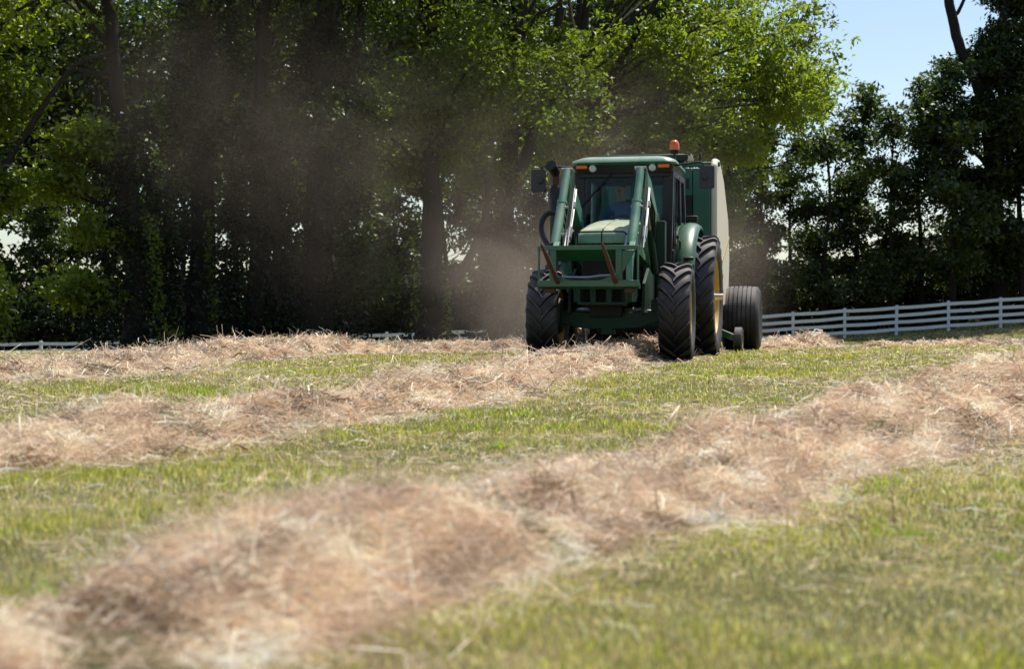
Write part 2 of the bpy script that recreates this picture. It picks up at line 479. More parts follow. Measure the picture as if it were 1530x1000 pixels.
def windrow(name, label, pts, nstr, wid, seed, length=(.16, .5), wisps=0):
    """pts rows: x, y, half width, height"""
    rng = np.random.default_rng(seed)
    n = 60 * len(pts); cl = catmull(pts, n)
    xy = cl[:, :2]; tg = np.gradient(xy, axis=0); tg /= np.linalg.norm(tg, axis=1, keepdims=True)
    nr = np.stack([-tg[:, 1], tg[:, 0]], -1)
    def surf(s, u):
        """s in 0..n-1 (float), u in -1..1"""
        i = np.clip(s.astype(int), 0, n - 2); fr = (s - i)[:, None]
        c = cl[i] * (1 - fr) + cl[i + 1] * fr
        nn = nr[i] * (1 - fr) + nr[i + 1] * fr
        wob = 1 + .22 * field(c[:, 0], c[:, 1], u * .3, .8, 2, seed % 5)
        x = c[:, 0] + nn[:, 0] * u * c[:, 2] * wob; y = c[:, 1] + nn[:, 1] * u * c[:, 2] * wob
        pr = np.clip(1 - np.abs(u) ** 1.8, 0, 1)
        lump = .88 + .52 * field(x, y, 0, .46, 3, (seed + 1) % 5) + .26 * field(x, y, 0, 1.3, 2, (seed + 2) % 5)
        end = np.clip(np.minimum(s, n - 1 - s) / 14, 0, 1) ** .7
        z = ground_z(x, y) + c[:, 3] * .82 * pr * np.clip(lump, .2, 1.75) * end
        return x, y, z, pr
    nu = 17
    S, U = np.meshgrid(np.arange(0, n - .999, 1.0), np.linspace(-1, 1, nu), indexing='ij')
    x, y, z, pr = surf(S.ravel(), U.ravel())
    z = z - .03
    v0 = np.stack([x, y, z], -1)
    ns = S.shape[0]
    i = np.arange(ns - 1)[:, None] * nu + np.arange(nu - 1)[None]
    f0 = np.stack([i, i + 1, i + 1 + nu, i + nu], -1).reshape(-1, 4)
    c0 = np.tile(np.array([[.42, .30, .20]]), (len(v0), 1))
    # strands: more of them where the row comes close to the camera
    near = 1 / np.clip(cl[:-1, 1], 2.5, 60) ** .6 * cl[:-1, 2]
    cdf = np.cumsum(near); cdf /= cdf[-1]
    s = np.searchsorted(cdf, rng.random(nstr)) + rng.random(nstr); s = np.clip(s, 0, n - 1.001)
    u = np.clip(rng.normal(0, .54, nstr) * rng.choice([1, 1, 1, 1.3], nstr), -1.5, 1.5)
    x, y, z, pr = surf(s, u)
    # gather the strands into tufts
    lift = np.abs(rng.normal(0, .020, nstr)) * (.3 + pr)
    p = np.stack([x, y, z + lift - .008], -1)
    L = rng.uniform(length[0], length[1], nstr) * rng.uniform(.5, 1, nstr)
    W = np.maximum(wid, .00042 * y) * rng.lognormal(-.1, .42, nstr).clip(.4, 2.6)
    ta = field(x, y, z * 2, .30, 2, 1) * 3.0 + rng.normal(0, .8, nstr)
    v1, f1, c1 = strands(rng, p, L, W, .33, hay_tint(rng, nstr, x, y, z), dirs=ta)
    # ragged tufts standing out of the row
    nt = nstr // 260; per = 46
    ts = np.clip(np.searchsorted(cdf, rng.random(nt)) + rng.random(nt), 0, n - 1.001); tu = np.clip(rng.normal(0, .5, nt), -1.1, 1.1)
    tx, ty, tz, tp = surf(ts, tu)
    rad = rng.uniform(.04, .11, nt)
    q = rng.normal(size=(nt, per, 3)) * rad[:, None, None] * np.array([1, 1, .45]) + np.stack([tx, ty, tz + .012], -1)[:, None]
    q = q.reshape(-1, 3); k = len(q)
    q[:, 2] = np.maximum(q[:, 2], ground_z(q[:, 0], q[:, 1]))
    tt = hay_tint(rng, k, q[:, 0], q[:, 1], q[:, 2]) * np.repeat(rng.uniform(.42, 1.18, nt), per)[:, None]
    vt, ft, ct = strands(rng, q, rng.uniform(length[0], length[1], k) * .75, np.maximum(wid, .00042 * q[:, 1]) * rng.uniform(.6, 1.6, k), .55, tt, curl=.8)
    f1 = np.concatenate([f1, ft + len(v1)]); v1 = np.concatenate([v1, vt]); c1 = np.concatenate([c1, ct])
    V = [v0, v1]; F = [f0, f1 + len(v0)]; K = [c0, c1]; off = len(v0) + len(v1)
    if wisps:
        s = rng.uniform(0, n - 1.01, wisps); u = rng.normal(0, .35, wisps)
        g = field(s * .1, s * 0, 0, 1.0, 2, 2) > .1
        s = s[g]; u = u[g]
        x, y, z, pr = surf(s, u)
        k = len(x)
        L = rng.uniform(.15, .42, k)
        v2, f2, c2 = strands(rng, np.stack([x, y, z + L * .3], -1), L, np.full(k, wid * 1.3), .9, hay_tint(rng, k, x, y, z))
        V.append(v2); F.append(f2 + off); K.append(c2)
    me = np_mesh(name, np.concatenate(V), np.concatenate(F), M['hay'], np.concatenate(K))
    o = link_mesh(name, me)
    return tag(o, label, "hay windrow", "raked hay windrows on the field")

WR_A = [(-2.3, 0.8, 0.359, 0.109), (-1.5, 1.9, 0.376, 0.1), (-0.78, 2.85, 0.41, 0.125), (-0.36, 3.85, 0.479, 0.167), (0.24, 5.05, 0.53, 0.125), (0.82, 6.1, 0.547, 0.175), (2.1, 8.5, 0.553, 0.263), (3.25, 10.6, 0.569, 0.292), (4.6, 13.2, 0.586, 0.273), (7.2, 18.2, 0.628, 0.273)]
WR_B = [(-4.2, 3.6, 0.324, 0.068), (-3.1, 5.0, 0.324, 0.068), (-2.42, 6.1, 0.34, 0.077), (-2.05, 6.95, 0.372, 0.11), (-1.78, 8.15, 0.437, 0.162), (-1.5, 9.1, 0.445, 0.145), (-1.05, 10.2, 0.453, 0.153), (-0.62, 11.7, 0.486, 0.17), (-0.03, 14.1, 0.502, 0.162), (0.62, 16.9, 0.534, 0.162), (1.22, 19.3, 0.567, 0.17), (1.7, 21.3, 0.607, 0.205), (2.35, 24.0, 0.607, 0.205)]
WR_C = [(-7.6, 11.8, 0.497, 0.055), (-5.3, 14.6, 0.538, 0.064), (-4.75, 16.0, 0.621, 0.095), (-4.5, 18.2, 0.704, 0.143), (-4.2, 20.6, 0.745, 0.174), (-3.7, 22.6, 0.745, 0.213), (-3.1, 25.2, 0.745, 0.213), (-2.5, 27.8, 0.745, 0.161), (-1.6, 30.2, 0.745, 0.178), (-0.3, 32.2, 0.745, 0.202), (1.0, 34.2, 0.662, 0.202)]
WR_D = [(4.2, 29.5, .6, .2), (5.2, 31.0, .75, .30), (6.1, 32.6, .75, .32), (6.8, 34.6, .6, .16)]
WR_E = [(8.2, 36.2, .8, .12), (10.4, 38.4, .8, .15), (12.6, 40.4, .8, .2), (15.6, 43.2, .9, .24), (20, 47, .9, .25)]
windrow("hay_windrow", "thick blurred hay windrow crossing the near foreground from bottom left to right edge", WR_A, 170000, .0017, 1, (.05, .21))
windrow("hay_windrow", "long hay windrow leading from the left edge to under the green tractor", WR_B, 100000, .0026, 2, (.08, .28), wisps=400)
windrow("hay_windrow", "far hay windrow along the field crest in front of the ivy covered trunks", WR_C, 70000, .0045, 3, (.10, .36), wisps=900)
windrow("hay_windrow", "short hay heap in front of the fence just right of the big baler tyre", WR_D, 12000, .006, 4, (.15, .45), wisps=150)
windrow("hay_windrow", "thin distant hay strip below the white fence near the right edge", WR_E, 12000, .007, 5, (.15, .4))

# ------------------------------------------------------------------ grass and loose litter
def build_grass():
    rng = np.random.default_rng(11)
    n = 540000
    t = rng.random(n)
    y = (1.5 ** .36 + t * (80 ** .36 - 1.5 ** .36)) ** (1 / .36)
    x = rng.uniform(-1, 1, n) * (y * .36 + 1.3)
    xn = rng.uniform(-1, 1, 130000); yn = rng.uniform(1.5, 6.5, 130000); xn = xn * (yn * .36 + .6)
    x = np.concatenate([x, xn]); y = np.concatenate([y, yn]); n = len(x)
    patch = field(x, y, 0, 1.3, 3, 0) + .6 * field(x, y, 0, .45, 2, 3)
    keep = rng.random(n) < np.clip(.75 + .35 * patch, .25, 1)
    x = x[keep]; y = y[keep]; patch = patch[keep]; n = len(x)
    z = ground_z(x, y)
    h = rng.uniform(.014, .038, n) * np.clip(.5 + y * .055, .6, 1) * (1 + .25 * np.clip(patch, -1, 1.5))
    clover = (field(x, y, 0, .16, 2, 1) + .35 * patch) > 1.15
    h = h * np.where(clover, 1.35, 1)
    w = np.maximum(.0035, .00085 * y) * rng.uniform(.6, 1.4, n)
    a = rng.uniform(0, 6.283, n); lean = np.abs(rng.normal(0, .55, n))
    la = rng.uniform(0, 6.283, n)
    sx, sy = np.cos(a) * w / 2, np.sin(a) * w / 2
    v = np.zeros((n, 3, 3))
    v[:, 0] = np.stack([x - sx, y - sy, z - .004], -1)
    v[:, 1] = np.stack([x + sx, y + sy, z - .004], -1)
    v[:, 2] = np.stack([x + np.cos(la) * lean * h, y + np.sin(la) * lean * h, z + h], -1)
    g = np.array([.27, .31, .05]); yg = np.array([.52, .52, .07]); straw = np.array([.74, .58, .37]); ol = np.array([.47, .42, .13])
    r = rng.random(n)
    dry = np.clip(.54 - .44 * patch, .08, .9)
    col = np.where((r < dry)[:, None], straw, np.where((r < dry + .22)[:, None], ol, np.where((rng.random(n) < np.clip(.25 + .3 * patch, .05, .8))[:, None], yg, g)))
    col[clover] = np.array([.34, .47, .03])
    col = np.clip(col * rng.lognormal(0, .34, (n, 1)), 0, .85)
    me = np_mesh("grass", v.reshape(-1, 3), np.arange(n * 3).reshape(-1, 3), M['grass'], np.repeat(col, 3, 0))
    o = link_mesh("grass", me)
    tag(o, "short mown yellow green grass between the hay windrows", "grass", kind='stuff')
    # loose straw left lying between the windrows
    n = 80000
    t = rng.random(n)
    y = (1.6 ** .6 + t * (50 ** .6 - 1.6 ** .6)) ** (1 / .6)
    x = rng.uniform(-1, 1, n) * (y * .36 + 1.0)
    k = rng.random(n) < np.clip(.32 - .8 * (field(x, y, 0, 1.3, 3, 0)), .05, 1)
    k &= rng.random(n) < np.clip((y - 1.5) / 6, .10, 1)
    x = x[k]; y = y[k]; n = len(x)
    z = ground_z(x, y) + rng.uniform(.004, .035, n)
    v, f, c = strands(rng, np.stack([x, y, z], -1), rng.uniform(.03, .12, n), np.maximum(.0014, .00045 * y) * rng.uniform(.6, 1.4, n), .15, hay_tint(rng, n, x, y, z))
    o = link_mesh("hay_litter", np_mesh("hay_litter", v, f, M['hay'], c))
    tag(o, "loose dry straw scattered over the mown grass", "straw", kind='stuff')
build_grass()

# ------------------------------------------------------------------ white board fence
def build_fence():
    fence = empty("board_fence", (0, FENCE_Y, gz(0, FENCE_Y)))
    tag(fence, "white four board wooden fence running along the far field edge under the trees", "fence")
    z0 = fence.location.z
    rng = random.Random(4)
    posts = []
    k0, k1 = -12, 13
    for k in range(k0, k1 + 1):
        x = 1.25 + k * 2.44
        y = -.055 * x
        posts.append((x, y, gz(x, FENCE_Y + y) - z0))
    lift = 1.38
    for i, (x, y, z) in enumerate(posts):
        mb = MB()
        mb.box((0, 0, (lift + .06) / 2 - .15), (.13, .12, lift + .36), rot=(rng.uniform(-.015, .015), rng.uniform(-.02, .02), -.055))
        mb.build("post", M['white'], fence, bevel=.008, loc=(x, y, z))
    for i in range(0, len(posts) - 1, 2):
        a = posts[i]; m_ = posts[i + 1]; b = posts[min(i + 2, len(posts) - 1)]
        for r in range(4):
            h = 1.30 - r * .345
            mb = MB()
            j = [rng.uniform(-.018, .018) for _ in range(3)]
            pa = Vector((a[0] + .004, a[1] - .0805, a[2] + h + j[0])); pm = Vector((m_[0], m_[1] - .0805, m_[2] + h + j[1])); pb = Vector((b[0] - .004, b[1] - .0805, b[2] + h + j[2]))
            segs = []
            for t in range(9):
                u = t / 8
                p = pa.lerp(pm, u * 2) if u <= .5 else pm.lerp(pb, u * 2 - 1)
                sag = -.02 * math.sin(math.pi * 2 * u) ** 2 + rng.uniform(-.006, .006)
                segs.append([(p.x, p.y + dy, p.z + sag + dz) for dy, dz in ((-.016, -.078), (.016, -.078), (.016, .078), (-.016, .078))])
            mb.loft(segs)
            mb.build("rail", M['white'], fence, smooth=20)
build_fence()

# ------------------------------------------------------------------ trees
def leaf_quads(rng, p, size, up=.7, droop=.35, aspect=.5):
    """diamond leaves: p (n,3) stems, size (n,)"""
    n = len(p)
    nm = rng.normal(size=(n, 3)) * .75; nm[:, 2] += up; nm /= np.linalg.norm(nm, axis=1, keepdims=True)
    d = rng.normal(size=(n, 3)); d[:, 2] -= droop
    d -= nm * (d * nm).sum(1, keepdims=True); d /= np.linalg.norm(d, axis=1, keepdims=True) + 1e-9
    s = np.cross(nm, d)
    L = size[:, None]; W = size[:, None] * aspect / 2
    fold = nm * size[:, None] * .10
    mid = p + d * L * .45
    v = np.stack([p, mid + s * W + fold, p + d * L - nm * L * .08, mid - s * W + fold], 1).reshape(-1, 3)
    f = np.arange(n * 4).reshape(-1, 4)
    return v, f

def sprays(rng, c, n_leaf, ext, size, droop=.5):
    """leafy twigs: c (n,3) twig tips; leaves spread along an outward drooping twig"""
    n = len(c)
    a = rng.uniform(0, 2 * np.pi, n)
    d = np.stack([np.cos(a), np.sin(a), rng.normal(-.15 * droop, .35, n)], -1)
    d /= np.linalg.norm(d, axis=1, keepdims=True)
    t = rng.random((n, n_leaf)) - .5
    ex = ext * rng.uniform(.6, 1.3, (n, 1))
    p = c[:, None] + d[:, None] * (t * ex * 2)[..., None]
    p[..., 2] -= (t * 2 + .2) ** 2 * ex * .35 * droop
    p += rng.normal(size=p.shape) * np.array([.28, .28, .12]) * ex[..., None]
    p = p.reshape(-1, 3)
    sz = size * rng.uniform(.6, 1.35, len(p))
    return p, sz

def crown_mesh(name, blobs, seed, mat, leaf=.13, n_leaf=26, ext=.55, top=1e9, thin=.1, shell=2.4, origin=(0, 0, 0), dens=1.0):
    """blobs rows: x, y, z, rx, ry, rz, twigs. Above top (out of the picture) leaves are fewer and larger."""
    rng = np.random.default_rng(seed)
    V = []; F = []; off = 0
    for (x, y, z, rx, ry, rz, nt) in blobs:
        u = rng.normal(size=(int(nt * 1.7), 3)); u /= np.linalg.norm(u, axis=1, keepdims=True)
        rad = rng.random(len(u)) ** (1 / shell)
        wob = 1 + .25 * field(u[:, 0] * 2 + x, u[:, 1] * 2 + y, u[:, 2] * 2 + z, 1.0, 2, seed % 5)
        c = np.array([x, y, z]) + u * (rad * wob)[:, None] * np.array([rx, ry, rz])
        # clumps and gaps
        g = field(c[:, 0] + origin[0], c[:, 1] + origin[1], c[:, 2] + origin[2], 1.25, 2, (seed + 2) % 5)
        c = c[g > -.35 + thin][:int(nt * dens)]
        lo = c[:, 2] < top
        hi = ~lo & (rng.random(len(c)) < .5)
        for sel, sc, nl in ((lo, 1.0, n_leaf), (hi, 2.1, max(6, n_leaf // 3))):
            if sel.any():
                p, sz = sprays(rng, c[sel], nl, ext * (1 if sc == 1 else 1.4), leaf * sc)
                v, f = leaf_quads(rng, p, sz)
                V.append(v); F.append(f + off); off += len(v)
    return np_mesh(name, np.concatenate(V), np.concatenate(F), mat)

def limb(mb, pts, r0, r1, seg=8, jit=.0, rng=None, n=None):
    n = n or max(6, len(pts) * 4)
    p = catmull(pts, n)
    if jit and rng is not None:
        p[1:-1] += rng.normal(0, jit, (n - 2, 3))
    rs = [r0 + (r1 - r0) * (i / (n - 1)) ** .8 for i in range(n)]
    mb.tube([Vector(q) for q in p], rs, seg)

def ivy_mesh(name, pts, radii, n, seed, leaf=.11, spread=.10, streak=None):
    """ivy leaves hugging a trunk polyline"""
    rng = np.random.default_rng(seed)
    c = catmull(pts, 60); rr = np.interp(np.linspace(0, 1, 60), np.linspace(0, 1, len(radii)), radii)
    i = rng.integers(0, 60, n)
    a = rng.uniform(0, 2 * np.pi, n) if streak is None else rng.normal(streak, .22, n)
    lump = 1 + .28 * field(np.cos(a) * 1.2 + c[i, 0], np.sin(a) * 1.2, c[i, 2], .9, 3, seed % 5)
    r = rr[i] * 1.18 * lump + np.abs(rng.normal(0, spread * 1.5, n))
    p = c[i] + np.stack([np.cos(a) * r, np.sin(a) * r, rng.normal(0, .15, n)], -1)
    v, f = leaf_quads(rng, p, leaf * rng.uniform(.6, 1.3, n), up=.25, droop=.8, aspect=.75)
    return np_mesh(name, v, f, M['leaf_ivy'] if streak is None else M['leaf_bright'])

def px_at(px, y):            # photograph column -> x at distance y
    return (px - 765) / 2350 * y
def top_at(y):               # height of the picture's upper edge at distance y
    return .65 + 465 / 2350 * y

def grove_tree(label, px, Y, trunk_w, lean, blobs, seed, ivy=None, limbs=(), bark='bark', leafmat='leaf', leaf=.13, vine=None, forks=(), thin=.28, hgt=11, cat="tree", n_leaf=30, ext=.58, dens=.58):
    x = px_at(px, Y); z = gz(x, Y)
    blobs = [(*b[:6], int(b[6] * (.32 if b[2] >= 12.9 else (.72 if b[2] >= 9 else 1)))) for b in blobs]
    t = empty("broadleaf_tree", (x, Y, z))
    tag(t, label, cat, "trees of the grove in front of the fence")
    rng = np.random.default_rng(seed)
    r = trunk_w / 2
    mb = MB()
    line = [(0, 0, -.25), (lean * .12 + .03, .02, hgt * .22), (lean * .42, .1, hgt * .5), (lean * .75, 0, hgt * .78), (lean, .1, hgt)]
    n = 22; p = catmull(line, n)
    rs = [r * (1.0 + .55 * math.exp(-max(0, q[2]) / .45)) * (1 - .62 * (i / (n - 1))) for i, q in enumerate(p)]
    p[2:, :2] += rng.normal(0, .025, (n - 2, 2))
    mb.tube([Vector(q) for q in p], rs, 14)
    for pts, a, b in list(forks) + list(limbs):
        limb(mb, pts, a, b, 8, .03, rng)
    # smaller branches reaching into the crown
    for bl in blobs:
        for k in range(5):
            zz = min(hgt * .95, max(2.0, bl[2] - bl[5] * rng.uniform(0, .6)))
            i = int(np.argmin(np.abs(p[:, 2] - zz * .85))); s = p[i]
            e = np.array(bl[:3]) + rng.normal(size=3) * np.array(bl[3:6]) * .45
            m_ = (s + e) / 2 + np.array([0, 0, .35 * rng.uniform(-.5, 1.6)])
            limb(mb, [tuple(s), tuple(m_), tuple(e)], .075, .018, 6, .05, rng, 9)
    mb.build("trunk", M[bark], t, smooth=60)
    cm = crown_mesh("crown", blobs, seed, M[leafmat], leaf=leaf * 1.28, top=top_at(Y) - z + .8, thin=thin, origin=(x, Y, 0), n_leaf=n_leaf, ext=ext, dens=dens)
    link_mesh("crown", cm, t)
    if ivy:
        nn, hh, rad = ivy
        k = max(3, int(n * hh / hgt))
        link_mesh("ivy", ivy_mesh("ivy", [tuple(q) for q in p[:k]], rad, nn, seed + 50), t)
    for vpts, vr, nn in (vine or ()):
        c = catmull(vpts, 40); rg = np.random.default_rng(seed + 77)
        i = rg.integers(0, 40, nn)
        q = c[i] + rg.normal(0, vr, (nn, 3)) * np.array([1, .6, 1.2])
        v, f = leaf_quads(rg, q, .10 * rg.uniform(.6, 1.4, nn), up=.3, droop=.8, aspect=.7)
        link_mesh("vine", np_mesh("vine", v, f, M['leaf_bright']), t)
    return t

# crown blobs are relative to the trunk's foot: x, y, z, rx, ry, rz, twigs
grove_tree("shade tree at the far left edge with low sunlit foliage hanging to the ground", -55, 37, .5, .3,
           [(-.4, -.6, 9.3, 3.2, 2.8, 2.2, 420), (.3, -.6, 6.2, 1.7, 1.5, 1.1, 300), (.5, -.2, 4.0, 1.05, 1.0, .75, 200), (.75, -1.2, 1.35, .75, .75, .85, 230), (-1, -.6, 13.5, 4, 3.6, 3, 300)], 21,
           limbs=[([(0, 0, 3.4), (1.2, -.4, 4.6), (2.6, -.6, 6.6), (3.8, -.6, 7.2)], .13, .03)], leafmat='leaf_bright', leaf=.13)
grove_tree("leaning tree left of the ivy clump with bright foliage low on its left", 205, 38.5, .55, -.9,
           [(-1.1, -.4, 5.3, .95, .9, .6, 190), (-1.5, -.3, 4.3, .9, .8, .45, 110), (-.8, -.6, 3.2, .6, .6, .4, 60), (-1.3, -.7, 1.65, .8, .6, .5, 120), (-2.4, -1.4, 9.6, 2.5, 2.4, 2.2, 340), (-3, -1.6, 14.5, 3.6, 3.4, 3.0, 300)], 22,
           ivy=(8200, 6.2, [.85, .78, .62, .46, .3]), limbs=[([(-.2, 0, 3.4), (-.8, 0, 5.0), (-.95, 0, 6.6)], .16, .08), ([(-.25, 0, 4.3), (-1.6, -.2, 4.9), (-3, -.3, 4.9)], .10, .02)], leafmat='leaf_bright', leaf=.13,
           vine=[([(.85, -.8, .2), (.7, -.8, 1.4), (.62, -.75, 2.6), (.5, -.7, 3.4)], .09, 330), ([(.8, -.85, .1), (1.0, -.85, .7)], .18, 160)])
grove_tree("ivy covered trunk with one bright strand of vine climbing its right side", 298, 39, .75, .25,
           [(.4, .2, 9.6, 2.5, 2.4, 2.4, 320), (.3, .2, 13.6, 4.2, 3.8, 3.0, 420), (-.2, .6, 6.4, 1.6, 1.5, 1.0, 110)], 23,
           ivy=(11000, 9.5, [.72, .70, .64, .55, .42]), bark='bark_dark', leafmat='leaf_far_and_shade', vine=[([(.42, -.72, .1), (.46, -.7, 1.3), (.40, -.66, 2.3), (.36, -.6, 3.6)], .05, 300)])
grove_tree("dark tree with a crooked limb between the two ivy covered trunks", 383, 39.5, .6, .3,
           [(.2, -.7, 5.8, 1.7, 1.3, .75, 170), (0, .5, 10, 3.2, 3, 2.6, 400), (0, .2, 14.4, 4.0, 3.6, 3.0, 420)], 24,
           ivy=(8500, 5.6, [.72, .66, .55, .42, .3]), bark='bark', leafmat='leaf_far_and_shade',
           limbs=[([(.6, -.3, .2), (.55, -.4, 1.7), (.05, -.5, 2.9), (-.35, -.5, 3.6)], .11, .05), ([(.3, -.2, .3), (.6, -.2, 3.0), (.1, -.3, 6.0), (.3, -.3, 9)], .15, .09)])
grove_tree("thickest trunk wrapped in dense dark ivy beside the low bright spray", 468, 40, .95, .5,
           [(.3, .4, 9.8, 3.4, 3.2, 2.6, 420), (.4, 0, 14.5, 4.4, 4, 3.2, 450), (1.5, -.4, 1.9, .62, .6, .75, 80), (1.25, -.3, 2.55, .6, .5, .4, 50), (.3, -1, 6.0, 1.6, 1.0, .8, 110)], 25,
           ivy=(12500, 8.0, [.95, .86, .74, .60, .46]), bark='bark', leafmat='leaf_far_and_shade',
           limbs=[([(.5, 0, 5.0), (.9, 0, 7.2), (1.5, .2, 10)], .2, .1), ([(.3, 0, 4.4), (.1, 0, 7), (-.5, .2, 11)], .24, .14), ([(.3, 0, 2.4), (1.4, -.2, 2.9), (2.6, -.2, 3.2)], .06, .015)])
grove_tree("bare barked trunk forking low with a thread of ivy on its right", 642, 41, .68, .1,
           [(-.2, 0, 6.2, 2.4, 2, 1.6, 330), (1.4, -.3, 7.2, 1.9, 1.8, 1.6, 260), (-1.4, .2, 5.0, 1.3, 1.2, .8, 110), (0, .3, 11, 3.6, 3.4, 2.6, 430), (.2, 0, 15, 4.2, 4, 3, 430)], 26,
           bark='bark', leafmat='leaf', ivy=(1500, 3.2, [.5, .42, .34, .3]), limbs=[([(.1, 0, 1.2), (.75, .1, 2.2), (1.3, .2, 3.1), (1.6, .2, 4.6)], .17, .08)],
           vine=[([(.52, -.5, .1), (.48, -.45, 1.0), (.45, -.4, 1.9)], .06, 170), ([(-.36, -.4, .9), (-.34, -.35, 2.4)], .07, 90)])
grove_tree("dusty ivy clad trunk standing just left of the tractor", 745, 43, .72, .7,
           [(.4, 0, 7.6, 2.3, 2, 1.7, 330), (-.6, .2, 5.0, 1.4, 1.2, .9, 140), (.2, .3, 11.5, 3.6, 3.4, 2.6, 430), (.2, 0, 15, 4, 3.8, 3, 400)], 27,
           ivy=(5600, 4.5, [.66, .56, .46, .36, .3]), bark='bark', leafmat='leaf',
           forks=[([(.1, 0, 3.8), (.9, 0, 6.0), (1.7, 0, 9.5)], .2, .12), ([(.1, 0, 3.4), (.35, .1, 6), (.7, .1, 10)], .16, .1)])
grove_tree("big spreading sunlit tree whose crown arches over the tractor", 800, 47, .6, 1.6,
           [(2.6, 0, 8.6, 2.6, 2.3, 1.7, 420), (5.4, .3, 9.0, 2.8, 2.5, 2.0, 480), (7.6, .4, 8.3, 1.6, 1.7, 1.5, 250), (1.0, -.4, 6.4, 1.7, 1.5, 1.0, 190), (4.1, -.6, 6.5, 1.9, 1.6, 1.0, 240), (5.7, -.4, 6.2, .9, .9, .7, 90), (2.3, -.5, 5.0, 1.3, 1.1, .7, 110), (4.5, .3, 12.5, 4.2, 3.8, 2.4, 220), (2, .4, 15, 4, 3.6, 2.6, 160)], 28,
           bark='bark', leafmat='leaf_bright', leaf=.14,
           forks=[([(.3, 0, 3.0), (.9, 0, 6), (1.4, .1, 10)], .17, .1), ([(.5, 0, 4.2), (2.0, -.1, 6.4), (4.2, -.2, 7.8), (6.6, -.2, 8.5)], .14, .04), ([(.9, 0, 6.2), (2.4, 0, 8.6), (3.8, 0, 11)], .14, .08)])
grove_tree("olive crowned tree at the right end of the grove behind the baler", 1072, 58, .55, .6,
           [(.4, 0, 8.2, 2.4, 2.2, 1.8, 330), (2.2, 0, 9.8, 2.0, 2, 1.7, 280), (1.3, .2, 12.2, 2.6, 2.4, 1.8, 330), (-.6, 0, 5.6, 1.8, 1.6, 1.3, 210), (.3, .2, 14.6, 2.2, 2.2, 1.4, 160)], 29,
           bark='bark', leafmat='leaf', leaf=.16, ext=.65)

# ------------------------------------------------------------------ row of trees beyond the fence
def copy_tree(o, parent=None):
    c = o.copy(); C.objects.link(c); c.parent = parent
    for ch in list(o.children): copy_tree(ch, c)
    return c

def row_proto(h, w, seed, mat='leaf_far_and_shade', thin=.15):
    t = empty("fence_row_tree")
    rng = np.random.default_rng(seed)
    mb = MB()
    line = [(0, 0, -.3), (rng.normal(0, .2), 0, h * .3), (rng.normal(0, .4), 0, h * .6), (rng.normal(0, .5), 0, h * .92)]
    p = catmull(line, 16); mb.tube([Vector(q) for q in p], [.17 * (1 - .8 * i / 15) for i in range(16)], 9)
    blobs = []
    for k in range(13):
        z = h * (.20 + .76 * (k + rng.uniform(0, .6)) / 13)
        ww = w * (1.0 - .6 * abs(z / h - .45) ** 1.1) * rng.uniform(.55, .95)
        a = rng.uniform(0, 6.28)
        c = (math.cos(a) * ww * .55, math.sin(a) * ww * .5, z)
        r = rng.uniform(.62, 1.0) * w * .40
        blobs.append((*c, r * 1.1, r, r * .72, int(36 * (r / .9) ** 2)))
        i = int(np.argmin(np.abs(p[:, 2] - z * .82)))
        limb(mb, [tuple(p[i]), tuple((p[i] + np.array(c)) / 2 + np.array([0, 0, .2])), c], .055, .015, 6, .05, rng, 8)
        for q in range(2):
            e = np.array(c) + rng.normal(size=3) * r * .7
            limb(mb, [c, tuple((np.array(c) + e) / 2 + .1), tuple(e)], .025, .01, 5, .03, rng, 5)
    blobs.append((p[-1][0], p[-1][1], h * .97, w * .28, w * .28, h * .07, 22))
    mb.build("trunk", M['bark_dark'], t, smooth=60)
    link_mesh("crown", crown_mesh("crown", blobs, seed, M[mat], leaf=.25, n_leaf=24, ext=.62, thin=thin, shell=2.0), t)
    return t

protos = [row_proto(12.2, 3.1, 31), row_proto(11.4, 2.7, 32, thin=.25), row_proto(12.8, 2.9, 33, thin=.2)]
RIGHT_ROW = [  # photo column, distance, scale, turn, proto
    (1120, 83, .92, 0.4, 0), (1168, 86, .93, 1.9, 1), (1215, 82, .97, 2.6, 2), (1262, 85, 1.05, 0.1, 0), (1312, 82, .98, 4.0, 1), (1352, 85, 1.02, 5.1, 2),
    (1398, 81, 1.08, 1.2, 0), (1448, 84, 1.12, 3.3, 2), (1500, 82, 1.2, 2.2, 1), (1556, 82, 1.25, 0.9, 0), (1610, 84, 1.2, 3.9, 2)]
LEFT_ROW = [(-60, 88, 1.2, .3, 1), (78, 89, .95, 2.0, 1), (205, 92, 1.15, 4.4, 1), (275, 90, 1.2, 5.2, 0), (352, 93, 1.2, 1.1, 2),
            (440, 91, 1.2, 2.4, 1), (545, 88, 1.25, .7, 0), (588, 92, 1.1, 3.6, 1), (665, 90, 1.2, 5.7, 2), (722, 88, 1.15, 1.6, 0), (800, 90, 1.2, 4.8, 1), (880, 88, 1.15, 2.9, 2), (960, 90, 1.1, .9, 0), (1045, 87, 1.0, 3.0, 1)]
used = set()
def place_row(rows, label, group, special=None, near=0):
    for i, (px, Y, s, rz, k) in enumerate(rows):
        o = protos[k] if k not in used else copy_tree(protos[k])
        used.add(k)
        x = px_at(px, Y)
        o.location = (x, Y + near, gz(x, min(Y, FENCE_Y)) - .1); o.rotation_euler = (0, 0, rz); o.scale = (s, s, s)
        tag(o, (special or {}).get(i, label), "tree", group)
place_row(RIGHT_ROW, "dark leafy tree in the close row behind the white fence right of the baler", "trees in the row behind the right stretch of fence",
          {0: "dark tree behind the fence partly hidden by the baler's side and dust", 3: "tallest dark tree under the open sky notch behind the fence"}, near=-3.2)
place_row(LEFT_ROW, "shaded tree beyond the fence seen through gaps between the grove trunks", "trees beyond the fence behind the grove")

